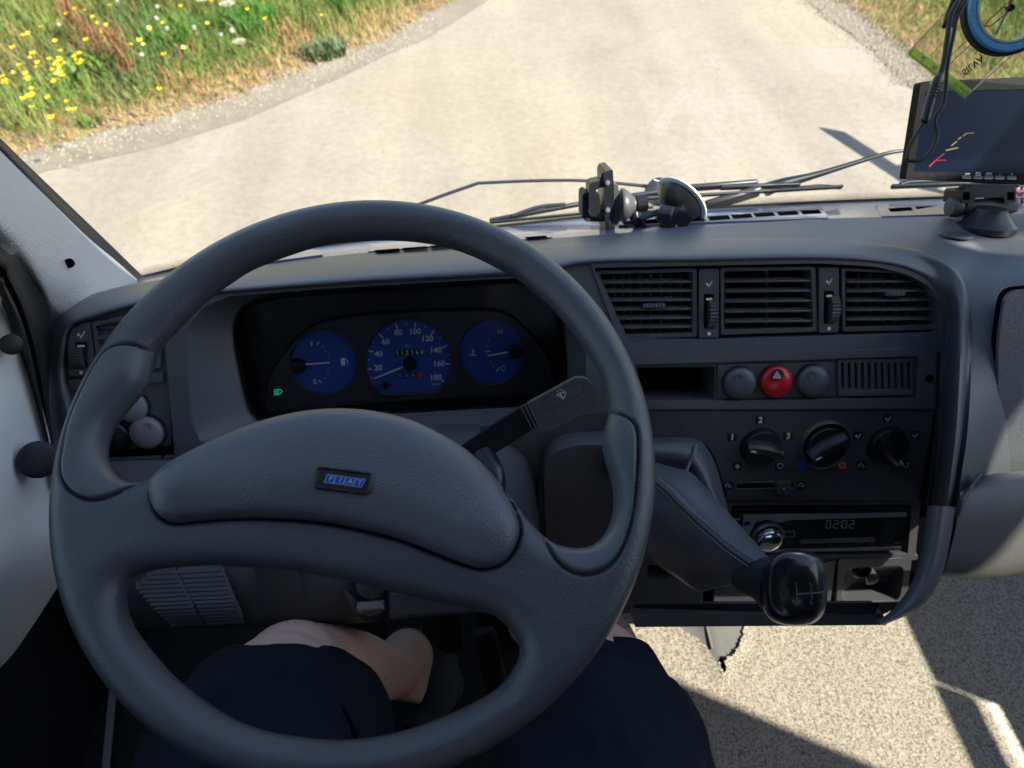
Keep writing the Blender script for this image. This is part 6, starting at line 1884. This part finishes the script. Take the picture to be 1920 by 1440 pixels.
# pink basket behind the stand
pk = thing('pink_basket', 'small pink plastic lattice basket behind the monitor stand at the right edge', 'basket', P(1915, 380, .95))
PK = Plane(1915, 365, .97, 15)
for y in (348, 359, 371): bar('rail', PK.at(1903, y), PK.at(1990, y - 2), .003, .0045, PK.n, M['pink'], pk, .001)
for x in (1904, 1916, 1928, 1942): bar('upright', PK.at(x, 346, -.002), PK.at(x, 384, -.002), .003, .004, PK.n, M['pink'], pk, .001)

# =================================================================== COMPASS AND LANYARD
HC = Plane(1800, 100, .50, 30, -6)
cm = thing('compass', 'clear baseplate compass with a blue ring and green ruler edge, hanging at the top right', 'compass', P(1880, 20, .5))
bp_ = rc([(1808, 185), (1699, 102), (1890, -96), (2002, -10)], 3, 3)
plate('baseplate', bp_, [], HC, -.0012, 0, M['acrylic'], cm, .0004, True)
mark('plate_edge', [(1808, 184), (1912, 91)], 2.2, HC, -.0004, M['suction'], cm); mark('plate_edge', [(1700, 101), (1795, 0)], 1.3, HC, -.0004, M['silver'], cm)
sheet('green_ruler', [(1807, 183), (1701, 102), (1714, 88), (1823, 169)], HC, -.0016, M['green_film'], cm)
INK = mat('black_print', (.01, .01, .015), .5)
tdir = Vector((1807 - 1701, 183 - 102)).normalized(); ndir = Vector((tdir.y, -tdir.x))
L_ = Vector((1807 - 1701, 183 - 102)).length
for i in range(52):
    a = Vector((1701, 102)) + tdir * (L_ * (.03 + i / 54)) + ndir * .6
    ln = 7 if i % 10 == 0 else (5.5 if i % 5 == 0 else 4)
    mark('ruler_tick', [tuple(a), tuple(a + ndir * ln)], 1.1, HC, .0003, INK, cm)
for s, x, y in (('5', 1710, 95), ('40', 1732, 109), ('30', 1752, 126), ('10', 1792, 158), ('mm', 1804, 167), ('0', 1813, 173)):
    text(s, x, y, 7, HC, .0003, INK, cm, 180 - 37, mirror=True)
text('SILVA', 1824, 122, 12, HC, .0003, INK, cm, 180 + 42, bold=.25, mirror=True)
for a, b in (((1780, 108), (1812, 76)), ((1776, 125), (1822, 81)), ((1743, 105), (1800, 47))): mark('direction_line', [a, b], 1.2 if a[0] > 1750 else .7, HC, .0003, INK, cm)
for i in range(20):
    a = Vector((1722, 84)) + Vector((.69, -.725)) * i * 6.5
    mark('ruler_tick', [tuple(a), tuple(a + Vector((.725, .69)) * (5 if i % 5 == 0 else 3))], .6, HC, .0003, INK, cm)
ck_ = HC.px(1888, 12)
rp_ = [(86, 0), (87, .002), (86, .0065), (82, .0085), (75, .0085), (66, .0065), (64, .003), (64, 0), (86, 0)]
lathe('bezel_rim', [(a * ck_, b) for a, b in [(83, 0), (87.5, .001), (87.5, .0055), (84, .0065), (82, .005), (82, 0), (83, 0)]], HC.mat(1888, 12, .0005), M['rubber'], cm, 64)
lathe('blue_ring', [(a * ck_, b) for a, b in [(82, 0), (82, .0068), (79, .0085), (68, .0080), (66, .005), (66, 0), (82, 0)]], HC.mat(1888, 12, .0005), mat('compass_blue', (.10, .34, .58), .25), cm, 64)
lathe('capsule', [(a * ck_, b) for a, b in [(66, 0), (66, .0078), (63, .0085), (61, .006), (61, 0), (66, 0)]], HC.mat(1888, 12, .0005), M['suction'], cm, 64)
for i in range(36):
    a = 2 * math.pi * i / 36
    mark('degree_mark', [(1888 + 69 * math.cos(a), 12 + 69 * math.sin(a)), (1888 + 74 * math.cos(a), 12 + 74 * math.sin(a))], 1, HC, .0092, M['badgel'], cm)
mark('north_arrow', [(1846, 50), (1851, 41), (1882, 12), (1890, 22), (1858, 49)], 2.2, HC, .002, M['redp'], cm, True)
bar('needle', HC.at(1867, 65, .004), HC.at(1890, 17, .004), .0016, .0006, HC.n, M['silver'], cm, .0002)
bar('needle', HC.at(1890, 17, .004), HC.at(1906, -30, .004), .0016, .0006, HC.n, M['red'], cm, .0002)
lathe('pivot', [(6.5 * ck_, 0), (6.5 * ck_, .003), (4 * ck_, .004), (0, .004)], HC.mat(1891, 16, .003), M['gloss'], cm, 20)
cb = thing('lanyard', 'black doubled cord with a sleeve and a loop, hanging in front of the compass', 'cord', P(1770, 100, .47))
tube('strand', [P(1812, -60, .46) + Vector((0, 0, .40)), P(1812, -60, .46), P(1797, 0, .46), P(1783, 30, .46), P(1776, 75, .46), P(1769, 120, .46), P(1762, 142, .46)], .00165, M['rubber'], cb, n=8)
tube('strand', [P(1826, -60, .462) + Vector((0, 0, .40)), P(1826, -60, .462), P(1812, 0, .462), P(1795, 32, .462), P(1786, 75, .462), P(1777, 120, .462), P(1773, 165, .462), P(1769, 195, .462), P(1756, 216, .462), P(1753, 232, .462), P(1757, 252, .462), P(1748, 280, .462), P(1728, 299, .462), P(1706, 301, .462), P(1701, 294, .462), P(1707, 272, .462), P(1720, 250, .462), P(1733, 230, .462)], .00125, M['rubber'], cb, n=8)
tube('sleeve', [P(1763, 140, .458), P(1757, 152, .458), P(1745, 185, .458), P(1735, 222, .458), P(1732, 228, .458)], [.0018, .0029, .0029, .0027, .0016], M['black'], cb, n=14)
for i in range(5): lathe('sleeve_ridge', [(.0031, -.0004), (.0033, 0), (.0031, .0004)], aim(P(1755 - i * 2, 158 + i * 6, .458), P(1735, 222, .458) - P(1757, 152, .458)), M['black'], cb, 14)

# lettering becomes plain mesh so that every piece of print is an object of its own
dg = bpy.context.evaluated_depsgraph_get()
for o in [x for x in sc.objects if x.type == 'FONT']:
    me = bpy.data.meshes.new_from_object(o.evaluated_get(dg))
    q = bpy.data.objects.new(o.name, me)
    col.objects.link(q)
    nm = o.name; q.parent = o.parent
    q.matrix_parent_inverse = o.matrix_parent_inverse.copy(); q.matrix_basis = o.matrix_basis.copy()
    bpy.data.objects.remove(o)
    q.name = nm
